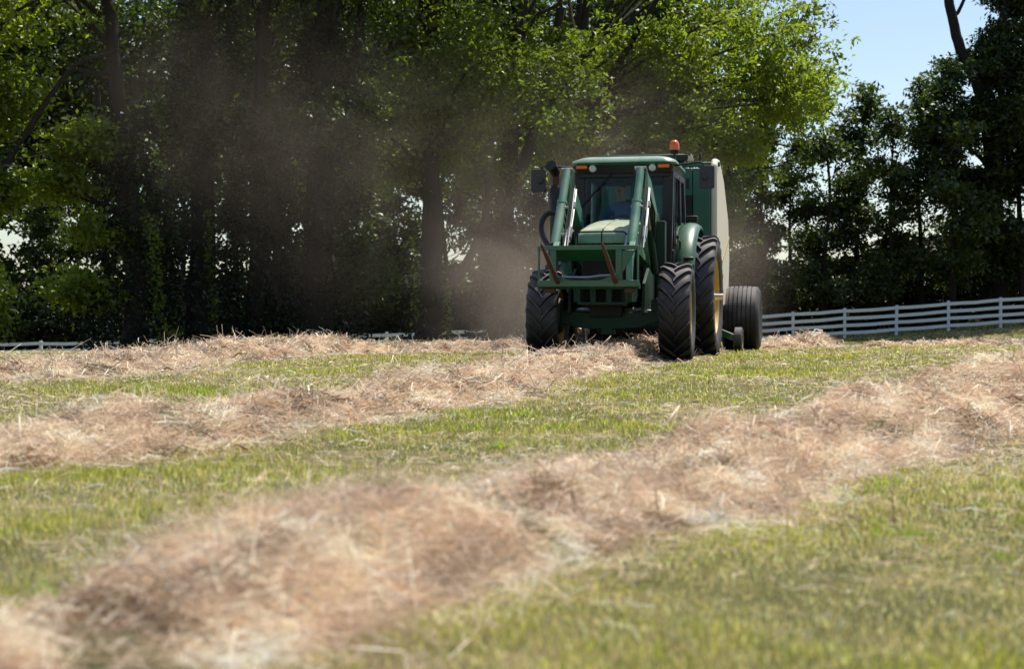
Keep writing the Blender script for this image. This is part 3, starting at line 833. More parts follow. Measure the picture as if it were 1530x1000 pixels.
def tall_tree():
    Y = 80.0; x = px_at(1478, Y); z = gz(x, FENCE_Y)
    t = empty("tall_tree", (x, Y, z - .1))
    tag(t, "tallest tree at the right edge with a bare dark limb against the sky", "tree")
    mb = MB(); rng = np.random.default_rng(41)
    limb(mb, [(.7, 0, -.2), (.35, 0, 4), (.1, 0, 8), (-.2, 0, 11.5), (.5, 0, 15), (1.5, 0, 20)], .46, .2, 12, .03, rng, 24)
    limb(mb, [(-.1, 0, 10.8), (-.9, -.1, 12.8), (-1.6, -.1, 14.2), (-2.0, 0, 16.2), (-2.6, 0, 19.5)], .33, .22, 10, .03, rng, 18)
    limb(mb, [(-1.95, 0, 15.6), (-1.4, 0, 16.4), (-.9, 0, 17.6)], .13, .06, 7, .02, rng, 8)
    limb(mb, [(.2, 0, 6), (1.2, 0, 8), (2.6, 0, 9.5)], .14, .04, 8, .03, rng, 10)
    limb(mb, [(.0, 0, 8), (-1.2, 0, 9.2), (-2.2, 0, 9.6)], .11, .03, 8, .03, rng, 10)
    mb.build("trunk", M['bark_dark'], t, smooth=60)
    bl = [(1.0, 0, 13.0, 1.7, 1.6, 1.2, 221), (2.0, 0, 15.2, 1.6, 1.5, 1.2, 221), (.9, .1, 16.9, 1.2, 1.2, .8, 119), (2.6, .2, 17.6, 1.5, 1.4, 1.0, 153), (-.6, 0, 11.0, 1.5, 1.4, .9, 204), (-1.9, 0, 9.9, 1.5, 1.3, .9, 204), (1.0, 0, 10.2, 1.8, 1.6, 1.1, 255),
          (2.6, 0, 11.6, 1.6, 1.5, 1.1, 204), (-2.2, -.1, 13.2, .55, .5, .4, 27), (2.9, 0, 8.4, 1.5, 1.4, 1.0, 204), (.4, 0, 7.4, 1.6, 1.5, 1.0, 204), (-1.5, 0, 7.3, 1.5, 1.4, .9, 187), (-.2, 0, 5.2, 1.6, 1.4, .9, 170), (2, 0, 20, 2.4, 2, 1.6, 255), (.6, 0, 14.4, 1.3, 1.2, .9, 130), (1.9, .2, 13.6, 1.6, 1.4, 1.0, 160), (2.2, 0, 16.4, 1.5, 1.3, 1.0, 110)]
    link_mesh("crown", crown_mesh("crown", bl, 42, M['leaf_far_and_shade'], leaf=.25, n_leaf=24, ext=.62, thin=.45, shell=2.0), t)
tall_tree()

def undergrowth():
    """the shaded scrub under and behind the rows, too dense to tell its plants apart"""
    rng = np.random.default_rng(51)
    n = 12000
    x = rng.uniform(-46, 48, n); y = rng.uniform(84, 97, n) - .05 * x
    hgt = 2.9 + .8 * field(x, y * .3, 0, 5, 2, 1) + 1.5 * sstep((x - 7) / 4)
    z = ground_z(x, np.full(n, FENCE_Y)) + rng.random(n) ** .8 * hgt
    p, sz = sprays(rng, np.stack([x, y, z], -1), 22, .8, .32)
    v, f = leaf_quads(rng, p, sz, up=.3)
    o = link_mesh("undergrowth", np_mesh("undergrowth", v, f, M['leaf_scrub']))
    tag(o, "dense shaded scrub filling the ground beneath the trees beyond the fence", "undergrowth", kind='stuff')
    # the deeper wood behind, far enough to read as one mass
    n = 19000
    x = rng.uniform(-62, 13, n); y = rng.uniform(100, 118, n)
    zz = rng.random(n)
    k = ~((zz * 23 > 3.5) & (zz * 23 < 10.5) & (field(x, zz * 23, 0, 2.2, 2, 1) > -.25)); x = x[k]; y = y[k]; zz = zz[k]; n = len(x)
    z = ground_z(x, np.full(n, FENCE_Y)) + zz ** .85 * (25.5 + 3 * field(x, y * 0, 0, 6, 2, 3))
    p, sz = sprays(rng, np.stack([x, y, z], -1), 22, 1.1, .5)
    v, f = leaf_quads(rng, p, sz, up=.4)
    n = 3400
    x = rng.uniform(12, 56, n); y = rng.uniform(97, 110, n)
    z = ground_z(x, np.full(n, FENCE_Y)) + rng.random(n) * (3.9 + 1.0 * field(x, y * 0, 0, 4, 2, 3))
    p, sz = sprays(rng, np.stack([x, y, z], -1), 22, 1.0, .42)
    v2, f2 = leaf_quads(rng, p, sz, up=.4)
    f = np.concatenate([f, f2 + len(v)]); v = np.concatenate([v, v2])
    o = link_mesh("woods", np_mesh("woods", v, f, M['leaf_far_and_shade']))
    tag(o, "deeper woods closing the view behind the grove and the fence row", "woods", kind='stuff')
undergrowth()

# ------------------------------------------------------------------ tractor (local: -y is forward, +x its left side, z up; origin under the front axle)
T_LOC = Vector((1.22, 20.0, 0.0)); T_ROT = R(-12.5)
tractor = empty("tractor", T_LOC, T_ROT)
tag(tractor, "green farm tractor with raised front loader spears, glazed cab and orange beacon", "tractor")

def lug_tyre(Rad, W, rim, n, lug, sweep):
    mb = MB(); Rc = Rad - lug; h = Rc - rim
    prof = [(-W * .34, rim - .01), (-W * .40, rim + .02), (-W * .47, rim + h * .30), (-W * .50, rim + h * .55), (-W * .485, rim + h * .80), (-W * .44, Rc - .022), (-W * .36, Rc - .006), (-W * .2, Rc), (0, Rc + .004)]
    prof = prof + [(-a, r) for a, r in prof[-2::-1]]
    mb.lathe(prof, seg=64)
    for side in (-1, 1):
        for k in range(n):
            a0 = 2 * math.pi * (k + (.5 if side > 0 else 0)) / n
            v = []; m = 7
            for i in range(m):
                s = i / (m - 1)
                x = side * (-.012 + s * (W * .5 + .006))
                th = a0 - sweep * (s ** .85)
                r = Rad - (.004 if s < .75 else .004 + (s - .75) ** 1.5 * .30)
                rb = Rc - .02 - max(0, s - .75) * .12
                ht = .019 + .006 * s; hb = .032 + .010 * s
                for dr, dt in ((rb, hb), (r, ht), (r, -ht), (rb, -hb)):
                    q = th + dt / Rad
                    v.append((x, -dr * math.sin(q), dr * math.cos(q)))
            f = [(0, 1, 2, 3), (4 * (m - 1) + 3, 4 * (m - 1) + 2, 4 * (m - 1) + 1, 4 * (m - 1))]
            for i in range(m - 1):
                for j in range(4):
                    j2 = (j + 1) % 4
                    f.append((i * 4 + j, (i + 1) * 4 + j, (i + 1) * 4 + j2, i * 4 + j2))
            mb.add(v, f)
    return mb

def rim_mb(rim, W, dish, hub, side):
    """side +1: the outer face looks to +x"""
    w = W * .40
    prof = [(-w, rim + .022), (-w, rim - .004), (-w * .8, rim - .02), (-w * .2, rim - .05), (side * dish - .01 * side, rim - .07), (side * dish, rim * .72), (side * (dish + .05), rim * .45), (side * (dish + .05), hub), (side * (dish + .05), .0)]
    prof2 = [(side * (dish + .004) + 0.012 * side, rim - .072), (w * .8, rim - .02), (w, rim - .004), (w, rim + .022)]
    mb = MB()
    mb.lathe([(side * a if side < 0 and i < 4 else a, r) for i, (a, r) in enumerate(prof)], seg=48)
    mb.lathe([(a if side > 0 else a - 2 * (a if i else 0), r) for i, (a, r) in enumerate(prof2)], seg=48)
    for k in range(8):
        a = k * math.pi / 4 + .2
        x0 = side * (dish + .045)
        mb.tube([(x0, -math.sin(a) * rim * .36, math.cos(a) * rim * .36), (x0 + side * .03, -math.sin(a) * rim * .36, math.cos(a) * rim * .36)], .017, 6)
    return mb

def wheel(x, y, Rad, W, rim, n, lug, sweep, dish, hub, side, axle_bar=0.0, steer=0.0, shared={}):
    w = rim_mb(rim, W, dish, hub, side).build("wheel", M['yellow'], tractor, smooth=40, loc=(x, y, Rad - .015 + (0 if Rad > .7 else (.02 if x > 0 else -.06))))
    w.rotation_euler = (random.Random(int(x * 100)).uniform(0, 1), 0, steer)
    key = (Rad, W)
    if key not in shared:
        o = lug_tyre(Rad, W, rim, n, lug, sweep).build("tyre", M['rubber'], w, smooth=40); shared[key] = o.data
    else:
        o = link_mesh("tyre", shared[key], w)
    mb = MB()
    x0 = side * (dish + .04)
    mb.lathe([(x0, 0.0), (x0, hub * 1.1), (x0 + side * .10, hub * .8), (x0 + side * .12, .0)], seg=20)
    if axle_bar: mb.tube([(x0, 0, 0), (side * (W * .5 + axle_bar), 0, 0)], .045, 14)
    mb.build("hub", M['steel'] if axle_bar else M['dark_green'], w)
    return w
wheel(.88, 0, .632, .405, .355, 19, .042, .40, -.02, .10, 1, steer=R(2.2))
wheel(-.775, 0, .632, .405, .355, 19, .042, .40, -.02, .10, -1, steer=R(2.2))
wheel(.99, 2.38, .865, .41, .515, 22, .046, .30, .00, .13, 1, axle_bar=.06)
wheel(-.95, 2.38, .865, .41, .515, 22, .046, .30, .00, .13, -1, axle_bar=.06)

# chassis, engine and front axle
mb = MB()
mb.box((0, .55, 1.02), (.50, 2.0, .62)); mb.box((0, 1.9, .86), (.62, 1.2, .5)); mb.box((0, .7, .66), (.40, 1.8, .16))
mb.tube([(-.30, -.1, 1.0), (-.30, .9, .95)], .06, 8); mb.tube([(.30, 0, .86), (.30, .9, .82)], .05, 8)
mb.box((.36, 1.0, .78), (.22, .6, .34)); mb.box((-.36, 1.0, .78), (.22, .6, .34))
mb.box((0, -.30, 1.22), (.56, .10, .44))
mb.tube([(-.25, -.36, 1.35), (-.1, -.37, 1.1), (.15, -.36, 1.15)], .03, 8); mb.tube([(.2, -.36, 1.36), (.24, -.4, 1.15), (.05, -.37, 1.02)], .022, 8)
mb.build("engine_block", M['iron'], tractor, bevel=.015)
mb = MB()
mb.tube([(-1.0, 2.38, .85), (1.0, 2.38, .85)], .13, 14); mb.box((0, 2.38, .86), (.5, .55, .5))
mb.build("rear_axle", M['dark_green'], tractor, bevel=.02)
mb = MB()
mb.loft([[(x, -.10, .55 + dz), (x, .10, .55 + dz), (x, .10, .55 + dz2), (x, -.10, .55 + dz2)] for x, dz, dz2 in ((-.66, -.04, .10), (-.40, -.11, .09), (-.15, -.13, .08), (0, -.13, .10), (.15, -.13, .08), (.40, -.11, .09), (.66, -.04, .10))])
for sx in (-1, 1):
    mb.box((sx * .62, 0, .63), (.12, .16, .34)); mb.tube([(sx * .18, .16, .62), (sx * .6, .16, .62)], .03, 8)
for sx in (-1, 1): mb.lathe([(sx * .60, 0), (sx * .60, .20), (sx * .68, .25), (sx * .74, .25), (sx * .74, 0)], c=(.06 if sx > 0 else .02, 0, .62 + sx * .03), seg=20)
mb.build("front_axle", M['dark_green'], tractor, bevel=.012)
for sx in (-1, 1):
    mb = MB(); mb.tube([(sx * .10, .13, .66), (sx * .42, .14, .66)], .038, 10); mb.tube([(sx * .40, .14, .66), (sx * .62, .15, .64)], .018, 8)
    mb.build("steering_cylinder", M['steel'], tractor)
mb = MB()
mb.box((-.0, .02, .50), (.16, .26, .30), taper=.8); mb.tube([(0, -.18, .70), (0, -.05, .70)], .045, 12)
mb.prism([(-.34, .92), (.34, .92), (.30, .78), (.12, .66), (-.12, .66), (-.30, .78)], -.12, .1, 'y')
mb.build("axle_pivot", M['dark_green'], tractor, bevel=.008)
mb = MB()        # framed weight bracket on the nose
mb.box((.02, -.52, .955), (.62, .10, .035)); mb.box((.02, -.52, .745), (.62, .10, .035))
for x in (-.28, -.10, .10, .32): mb.box((x, -.52, .85), (.045 if abs(x) > .2 else .07, .09, .20))
mb.box((.02, -.42, .85), (.60, .06, .20)); mb.box((0, -.35, 1.0), (.44, .28, .12)); 
for sx in (-1, 1): mb.box((sx * .34 + .02, -.30, .9), (.05, .5, .28))
mb.build("weight_bracket", M['dark_green'], tractor, bevel=.006)
for sx in (-1, 1):
    mb = MB(); mb.prism([(-.2, .62), (.9, .52), (1.0, 1.05), (.3, 1.2), (-.1, 1.0)], sx * .45, sx * .49, 'x')
    mb.build("side_plate", M['dark_green'], tractor, bevel=.006)

# hood
def hood_ring(y, w, z0, z1, r):
    pts = []
    for i in range(25):
        t = i / 24; a = math.pi * t
        cx = -math.cos(a); sz = math.sin(a)
        px = w * (abs(cx) ** (1 / r)) * (1 if cx >= 0 else -1)
        pz = z0 + (z1 - z0) * (sz ** (1 / r))
        pts.append((px, y, pz))
    return pts
mb = MB()
rings = [hood_ring(y, w, z0, z1, r) for y, w, z0, z1, r in ((-.47, .305, 1.50, 1.575, 2.0), (-.45, .335, 1.49, 1.63, 2.1), (-.38, .345, 1.49, 1.672, 2.2), (-.2, .355, 1.48, 1.715, 2.2), (.2, .375, 1.38, 1.785, 2.3), (.7, .39, 1.30, 1.845, 2.4), (1.25, .40, 1.25, 1.89, 2.4), (1.45, .40, 1.25, 1.90, 2.4))]
mb.loft(rings)
hood = mb.build("hood", M['hood_green'], tractor, smooth=50)
mb = MB(); mb.tube([(0, -.40, 1.668), (0, -.2, 1.718), (0, .2, 1.788), (0, .7, 1.848), (0, 1.3, 1.893)], .012, 6)
mb.build("hood_crease", M['hood_green'], hood)
mb = MB()
mb.box((0, -.40, 1.485), (.60, .05, .035)); mb.build("nose_lip", M['black'], hood, bevel=.01)
mb = MB()
mb.prism([(-.31, 1.47), (.31, 1.47), (.30, 1.27), (.22, 1.10), (-.22, 1.10), (-.30, 1.27)], -.40, -.36, 'y')
gr = mb.build("grille", M['black'], tractor, bevel=.01)
for sx in (-1, 1):
    mb = MB()
    mb.loft([[(sx * (.045), -.405, 1.462), (sx * .30, -.405, 1.462), (sx * .29, -.405, 1.395), (sx * .09, -.405, 1.375)], [(sx * .055, -.43, 1.455), (sx * .29, -.43, 1.455), (sx * .28, -.43, 1.40), (sx * .10, -.43, 1.385)]])
    hl = mb.build("headlight", M['lamp_glass'], tractor, bevel=.006)
    mb = MB(); mb.lathe([(-.432, .0), (-.436, .032), (-.45, .045), (-.438, .052)], c=(sx * .15, 0, 1.424), seg=18, axis='y')
    mb.build("lamp_reflector", M['steel'], hl)
mb = MB()
for i in range(7): mb.box((0, -.41, 1.34 - i * .034), (.50 - i * .02, .012, .008))
mb.build("grille_slat", M['iron'], gr)

# cab
cab = MB()
A, B, D = 1.42, 2.28, 3.0
def pil(p, q, w, d): cab.beam(p, q, w, d, up=(0, 1, 0))
for sx in (-1, 1):
    pil((sx * .575, A - .04, 1.05), (sx * .605, A - .02, 2.54), .14, .10)
    pil((sx * .66, B, 1.15), (sx * .635, B, 2.54), .06, .09)
    pil((sx * .64, D, 1.45), (sx * .60, D, 2.54), .08, .10)
    cab.beam((sx * .615, 1.42, 2.525), (sx * .60, 3.0, 2.525), .09, .09)
    cab.box((sx * .66, 1.8, 1.02), (.16, .95, .16))
    cab.box((sx * .55, A + .02, 1.22), (.26, .09, .52))
    cab.prism([(2.25, 1.0), (3.05, 1.4), (3.05, 1.62), (2.75, 1.66), (2.25, 1.34)], sx * .62, sx * .66, 'x')
cab.box((0, A - .03, 2.525), (1.24, .12, .13)); cab.box((0, D, 2.53), (1.2, .1, .1)); cab.box((0, D, 1.52), (1.24, .08, .12)); cab.box((0, 2.1, 1.0), (1.25, 1.7, .10))
cab_o = cab.build("cab_frame", M['black'], tractor, bevel=.012)
# roof: soft edged green shell over a dark visor
def rrect(y0, y1, w0, w1, z, r, n=6):
    pts = []
    cs = [(w1 - r, y1 - r, 0), (-(w1 - r), y1 - r, 90), (-(w0 - r), y0 + r, 180), (w0 - r, y0 + r, 270)]
    for cx, cy_, a0 in cs:
        for i in range(n + 1):
            a = R(a0 + 90 * i / n); pts.append((cx + r * math.cos(a), cy_ + r * math.sin(a), z))
    return pts
mb = MB()
def bulge(ring, k):   # bow the front and lift the middle
    return [(x, y - (.06 * (1 - (x / .75) ** 2) if y < 1.6 else 0), z + k * (1 - (x / .75) ** 2)) for x, y, z in ring]
mb.loft([bulge(rrect(1.24, 3.08, .69, .64, 2.625, .12), .0), bulge(rrect(1.20, 3.12, .715, .66, 2.65, .14), .012), bulge(rrect(1.22, 3.10, .705, .65, 2.685, .15), .022), bulge(rrect(1.34, 3.0, .61, .57, 2.722, .16), .028), bulge(rrect(1.7, 2.7, .3, .3, 2.74, .16), .03)])
roof = mb.build("roof", M['roof_green'], tractor, smooth=50)
mb = MB(); mb.loft([rrect(1.29, 3.04, .655, .62, 2.52, .08), bulge(rrect(1.26, 3.06, .685, .635, 2.628, .10), .0)])
mb.build("roof_visor", M['black'], roof, smooth=40)
for sx in (-1, 1):
    mb = MB(); mb.box((sx * .555, 1.222, 2.598), (.155, .05, .052)); mb.build("marker_light", M['amber'], roof, bevel=.016)
    mb = MB(); mb.lathe([(1.25, .0), (1.215, .030), (1.205, .045), (1.25, .050)], c=(sx * .405, 0, 2.578), seg=18, axis='y')
    mb.build("work_light", M['lamp_glass'], roof)
# beacon
mb = MB(); mb.tube([(.655, 1.62, 2.62), (.655, 1.62, 2.80)], .018, 8); mb.lathe([(2.79, .0), (2.79, .05), (2.835, .068), (2.845, .068)], c=(.655, 1.62, 0), axis='z', seg=20)
bc = mb.build("beacon", M['black'], tractor)
mb = MB(); mb.lathe([(2.845, .066), (2.90, .068), (2.945, .060), (2.975, .036), (2.985, 0)], c=(.655, 1.62, 0), axis='z', seg=24); mb.build("beacon_lens", M['amber'], bc, smooth=60)
# glazing
mb = MB(); mb.loft([[(-.56, A - .075, 1.42), (.56, A - .075, 1.42), (.575, A - .055, 2.47), (-.575, A - .055, 2.47)], [(-.56, A - .068, 1.42), (.56, A - .068, 1.42), (.575, A - .048, 2.47), (-.575, A - .048, 2.47)]])
mb.build("windshield", M['glass'], tractor)
mb = MB(); mb.box((0, D + .005, 2.06), (1.16, .008, .92)); mb.build("rear_window", M['glass'], tractor)
for sx in (-1, 1):
    door = MB()
    for z0, z1 in (((1.12, 1.12), (2.50, 2.50)),):
        pass
    fr = [(A + .06, 1.12), (B - .05, 1.18), (B - .05, 2.50), (A + .06, 2.50)]
    for i in range(4):
        p, q = fr[i], fr[(i + 1) % 4]
        xx = lambda z: sx * (.668 - .018 * (z - 1.1))
        door.beam((xx(p[1]), p[0], p[1]), (xx(q[1]), q[0], q[1]), .03, .035)
    door.beam((sx * .668, 1.62, 1.55), (sx * .655, 1.95, 2.42), .012, .02)
    d_o = door.build("door", M['black'], tractor)
    mb = MB(); mb.loft([[(xx(z), y, z) for y, z in fr], [(xx(z) + sx * .006, y, z) for y, z in fr]]); mb.build("door_glass", M['glass'], d_o)
    mb = MB(); mb.tube([(sx * .70, 1.62, 1.62), (sx * .735, 1.62, 1.60), (sx * .735, 1.62, 1.38), (sx * .70, 1.62, 1.36)], .014, 8); mb.box((sx * .70, 1.66, 1.66), (.035, .10, .05)); mb.build("handle", M['black'], d_o)
    mb = MB(); mb.loft([[(sx * (q + e), y, z) for q, y, z in ((.655, B + .06, 1.62), (.64, D - .06, 1.72), (.605, D - .06, 2.48), (.635, B + .06, 2.48))] for e in (0, .006)]); mb.build("quarter_window", M['glass'], tractor)
# wiper
mb = MB(); mb.tube([(-.15, A - .09, 2.52), (-.33, A - .10, 2.34), (-.62, A - .10, 2.02)], .011, 6); mb.tube([(-.30, A - .10, 2.37), (-.25, A - .10, 2.30), (-.28, A - .10, 2.2)], .008, 6); mb.beam((-.24, A - .085, 2.44), (-.64, A - .085, 1.99), .018, .02)
mb.build("wiper", M['black'], tractor)
# seat, console, steering wheel
mb = MB()
mb.box((-.10, 2.42, 1.50), (.48, .46, .16)); mb.box((-.10, 2.66, 1.82), (.46, .14, .60)); mb.box((-.10, 2.68, 2.18), (.28, .10, .16)); mb.box((-.10, 2.42, 1.25), (.3, .3, .34)); mb.box((.30, 2.4, 1.55), (.18, .6, .22))
mb.build("seat", M['seat'], tractor, bevel=.04)
mb = MB(); mb.loft([rrect(1.50, 1.72, .16, .14, 1.06, .05), rrect(1.56, 1.74, .12, .12, 1.60, .05), rrect(1.60, 1.78, .20, .18, 1.72, .05), rrect(1.66, 1.80, .17, .15, 1.80, .05)])
mb.tube([(-.05, 1.76, 1.74), (-.07, 1.90, 1.83)], .025, 8)
mb.build("dashboard", M['black'], tractor)
mb = MB()
st_c = Vector((-.08, 1.93, 1.86)); tl = Matrix.Rotation(R(-32), 3, 'X')
ringp = [st_c + tl @ Vector((.20 * math.cos(a), .20 * math.sin(a), 0)) for a in np.linspace(0, 2 * math.pi, 33)]
mb.tube(ringp, .015, 8)
for a in (90, 210, 330): mb.tube([st_c - tl @ Vector((0, 0, .02)), st_c + tl @ Vector((.2 * math.cos(R(a)), .2 * math.sin(R(a)), 0))], .012, 6)
mb.build("steering_wheel", M['black'], tractor)
# mirrors
for sx, x, y, z in ((-1, -1.145, 1.2, 2.425), (1, 1.12, 1.4, 2.45)):
    mb = MB(); mb.prism([(x + px_, z + pz_) for px_, pz_, _ in rrect(-.155, .155, .10, .10, 0, .035)], y - .03, y + .03, 'y'); mb.sphere((x - .03 * sx, y - .035, z), (.05, .02, .05))
    mr = mb.build("mirror", M['mirror_back'], tractor, bevel=.012)
    mb = MB(); mb.box((x, y + .033, z), (.17, .006, .27)); mb.build("mirror_glass", M['mirror_glass'], mr)
    mb = MB(); mb.tube([(x - .05 * sx, y - .01, z + .1), (x - .05 * sx, y - .01, z + .185), (x - .09 * sx, y, z + .205), (sx * .66, A + .04, z + .19 - .02 * (sx > 0))], .014, 8); mb.build("mirror_arm", M['black'], mr)
# rear fenders: a band over the tyre's inner half with a rolled lip
for sx in (-1, 1):
    mb = MB(); v = []; f = []
    c0 = Vector((0, 2.42, .85))
    prof = [(.67, .955), (.70, 1.005), (.79, 1.03), (.88, 1.015), (.935, .985), (.945, .945)]
    th = np.linspace(R(88), R(-62), 22)
    for t_ in (0, 1):
        for a in th:
            for x, r in prof:
                rr = r - .012 * t_
                k = 1.0 + .03 * max(0, math.sin(a)) 
                v.append((sx * (x - .004 * t_), c0.y - rr * k * math.sin(a), c0.z + rr * math.cos(a) * 1.02))
    m = len(prof); nn = len(th)
    for t_ in (0, 1):
        for i in range(nn - 1):
            for j in range(m - 1):
                b0 = t_ * nn * m
                q = (b0 + i * m + j, b0 + i * m + j + 1, b0 + (i + 1) * m + j + 1, b0 + (i + 1) * m + j)
                f.append(q if t_ == 0 else q[::-1])
    mb.add(v, f)
    mb.prism([(1.55, .98), (1.6, 1.5), (1.95, 1.8), (2.5, 1.9), (3.0, 1.75), (3.0, 1.2), (2.4, .9)], sx * .665, sx * .68, 'x')
    fd = mb.build("fender", M['hood_green'] if False else M['green'], tractor, smooth=60)
    mb = MB(); mb.box((sx * .80, 2.52, 1.955), (.17, .10, .09)); mb.build("tail_lamp", M['black'], fd, bevel=.015)
    mb = MB(); mb.box((sx * .87, 1.50, 1.16), (.14, .06, .26)); mb.tube([(sx * .80, 1.48, 1.36), (sx * .93, 1.48, 1.36)], .028, 8); mb.build("fender_bracket", M['black'], fd, bevel=.012)
# step ladder under the left door
mb = MB()
for k, z in enumerate((.42, .70, .98)):
    mb.box((.78 + .03 * (2 - k), 1.62, z), (.24, .34, .03))
for y in (1.44, 1.80): mb.beam((.72, y, 1.1), (.80, y, .40), .03, .05)
mb.build("step", M['black'], tractor)
# front fenders are absent; exhaust stack on the right
mb = MB()
mb.lathe([(1.35, .045), (1.42, .085), (2.30, .085), (2.36, .055), (2.36, .0)], c=(-.90, 1.2, 0), axis='z', seg=20)
ex = mb.build("exhaust_muffler", M['black'], tractor)
mb = MB(); mb.tube([(-.90, 1.2, 2.34), (-.90, 1.2, 2.48), (-.905, 1.17, 2.54), (-.93, 1.08, 2.60)], [.05, .05, .052, .06], 14, cap=False); mb.build("exhaust_tip", M['rust'], ex)
mb = MB(); mb.tube([(-.905, 1.17, 2.52), (-.925, 1.10, 2.58), (-.945, 1.03, 2.615)], [.065, .07, .078], 14); mb.build("exhaust_elbow", M['black'], ex)

# loader
for sx in (-1, 1):
    X = .425 if sx > 0 else -.515
    k = -.035 if sx < 0 else -.02
    mb = MB()
    mb.tube([(X, -.06, 2.44), (X + k * .45, -.34, 2.0)], .052, 18); mb.tube([(X + k * .45, -.322, 2.03), (X + k * .47, -.345, 1.992)], .067, 18); mb.tube([(X + k * .45, -.34, 2.0), (X + k, -.72, 1.46)], .061, 18)
    bo = mb.build("loader_boom", M['boom_green'], tractor)
    mb = MB(); mb.tube([(X + k, -.715, 1.468), (X + k, -.735, 1.438)], .056, 16); mb.build("boom_end_cap", M['iron'], bo)
    mb = MB()
    for dx in (.07,) if sx < 0 else (-.07, .07):
        mb.prism([(-.06, 2.44), (-.0, 2.45), (.07, 2.36), (.04, 2.2), (-.32, 1.78), (-.70, 1.40), (-.74, 1.46), (-.34, 1.98)], X + dx - .008, X + dx + .008, 'x')
    mb.build("boom_plate", M['dark_green'], bo, bevel=.004)
    mb = MB()      # rear half of the arm, deep plated box back down to the mast
    def arm_ring(y, z, w, hh): return [(X + .03 * sx - w / 2, y, z - hh / 2), (X + .03 * sx + w / 2, y, z - hh / 2), (X + .03 * sx + w / 2, y, z + hh / 2), (X + .03 * sx - w / 2, y, z + hh / 2)]
    mb.loft([arm_ring(.0, 2.32, .10, .20), arm_ring(.35, 2.20, .10, .27), arm_ring(.95, 1.86, .10, .25), arm_ring(1.05, 1.78, .10, .16)])
    mb.build("loader_arm", M['boom_green'], tractor, bevel=.01)
    mb = MB()
    mb.box((sx * .56, .95, 1.28), (.12, .16, 1.12)); mb.box((sx * .53, .90, .74), (.22, .34, .16)); mb.prism([(.84, 1.72), (1.12, 1.72), (1.1, 1.95), (.92, 1.95)], sx * .50, sx * .52, 'x')
    mb.build("loader_mast", M['dark_green'], tractor, bevel=.01)
    mb = MB(); mb.tube([(X + sx * .07, .82, 1.16), (X + sx * .05, .45, 1.70)], .048, 12); lc = mb.build("lift_cylinder", M['dark_green'], tractor)
    mb = MB(); mb.tube([(X + sx * .05, .45, 1.70), (X + sx * .04, .25, 2.0)], .024, 10); mb.build("piston_rod", M['steel'], lc)
    # tilt linkage and bright hydraulic lines along the boom's inner side
    mb = MB()
    mb.tube([(X + .12, -.20, 2.20), (X + .13, -.50, 1.80), (X + .13, -.78, 1.42)], .010, 8); mb.tube([(X + .10, .02, 2.2), (X + .12, -.30, 1.86), (X + .12, -.60, 1.50)], .014, 8)
    mb.tube([(X - sx * .09, -.55, 1.66), (X - sx * .09, -.80, 1.36)], .018, 8); mb.box((X + .12, -.52, 1.62), (.045, .06, .16), rot=(R(-35), 0, 0)); mb.box((X + .13, -.30, 1.98), (.05, .05, .08), rot=(R(-35), 0, 0))
    for p in ((X, -.07, 2.46), (X, -.40, 1.95), (X, -.60, 1.60)): mb.tube([(p[0] - .075, p[1], p[2]), (p[0] + .075, p[1], p[2])], .016, 8)
    mb.build("hydraulic_line", M['steel'], bo)
    mb = MB(); mb.prism([(-.68, 1.50), (-.78, 1.50), (-1.06, 1.30), (-1.08, 1.0), (-1.02, 1.0), (-.9, 1.28)], X - .035, X + .035, 'x'); mb.build("boom_bracket", M['boom_green'], bo, bevel=.006)
    mb = MB()
    for k in range(3):
        mb.tube([(X + .05 * sx, .05, 2.30), (X + (.08 + .03 * k) * sx, .25, 2.0 - .05 * k), (X + (.05 + .02 * k) * sx, .55, 1.55), (X + .03 * sx, .9, 1.3)], .013, 6)
    mb.build("hydraulic_hose", M['black'], bo)
# big hose loop beside the right boom
mb = MB()
lp = catmull([(-.60, -.30, 1.88), (-.72, -.30, 1.885), (-.79, -.32, 1.78), (-.79, -.36, 1.66), (-.73, -.46, 1.54), (-.63, -.6, 1.42), (-.58, -.8, 1.30)], 30)
mb.tube([Vector(q) for q in lp], .034, 10)
lp = catmull([(-.56, -.32, 1.78), (-.63, -.34, 1.70), (-.64, -.42, 1.58), (-.60, -.55, 1.46)], 16); mb.tube([Vector(q) for q in lp], .018, 8)
mb.build("hose_loop", M['black'], tractor)

# spear carriage
mb = MB()
cx = -.075; yb = -1.06
mb.box((cx, yb, 1.415), (1.235, .055, .055)); mb.prism([(yb, 1.44), (yb + .26, 1.30), (yb + .26, 1.26), (yb, 1.39)], cx - .44, cx + .46, 'x')
mb.box((cx, yb, .985), (1.235, .08, .075)); mb.prism([(yb - .04, .947), (yb + .16, .915), (yb + .16, .975), (yb + .04, 1.02)], cx - .615, cx + .615, 'x')
for x, w in ((-.68, .02), (-.50, .075), (.30, .075), (.53, .02)): mb.box((x, yb + .003, 1.20), (w, .05 if w > .05 else .045, .40))
mb.prism([(-.46, 1.02), (-.32, 1.02), (-.46, 1.10)], yb - .02, yb + .02, 'y'); mb.prism([(.26, 1.02), (.06, 1.02), (.26, 1.09)], yb - .02, yb + .02, 'y')
mb.prism([(.34, 1.38), (.50, 1.38), (.34, 1.10)], yb - .015, yb + .015, 'y')
carr = mb.build("carriage", M['green'], tractor, bevel=.005)
for x in (-.44, .265):
    mb = MB(); mb.tube([(x, yb + .02, .985), (x, yb - .07, 1.01), (x + .002, -1.75, 1.27), (x + .004, -2.08, 1.40), (x + .004, -2.16, 1.43)], [.030, .030, .027, .018, .004], 12)
    mb.build("spear", M['rust'], carr)
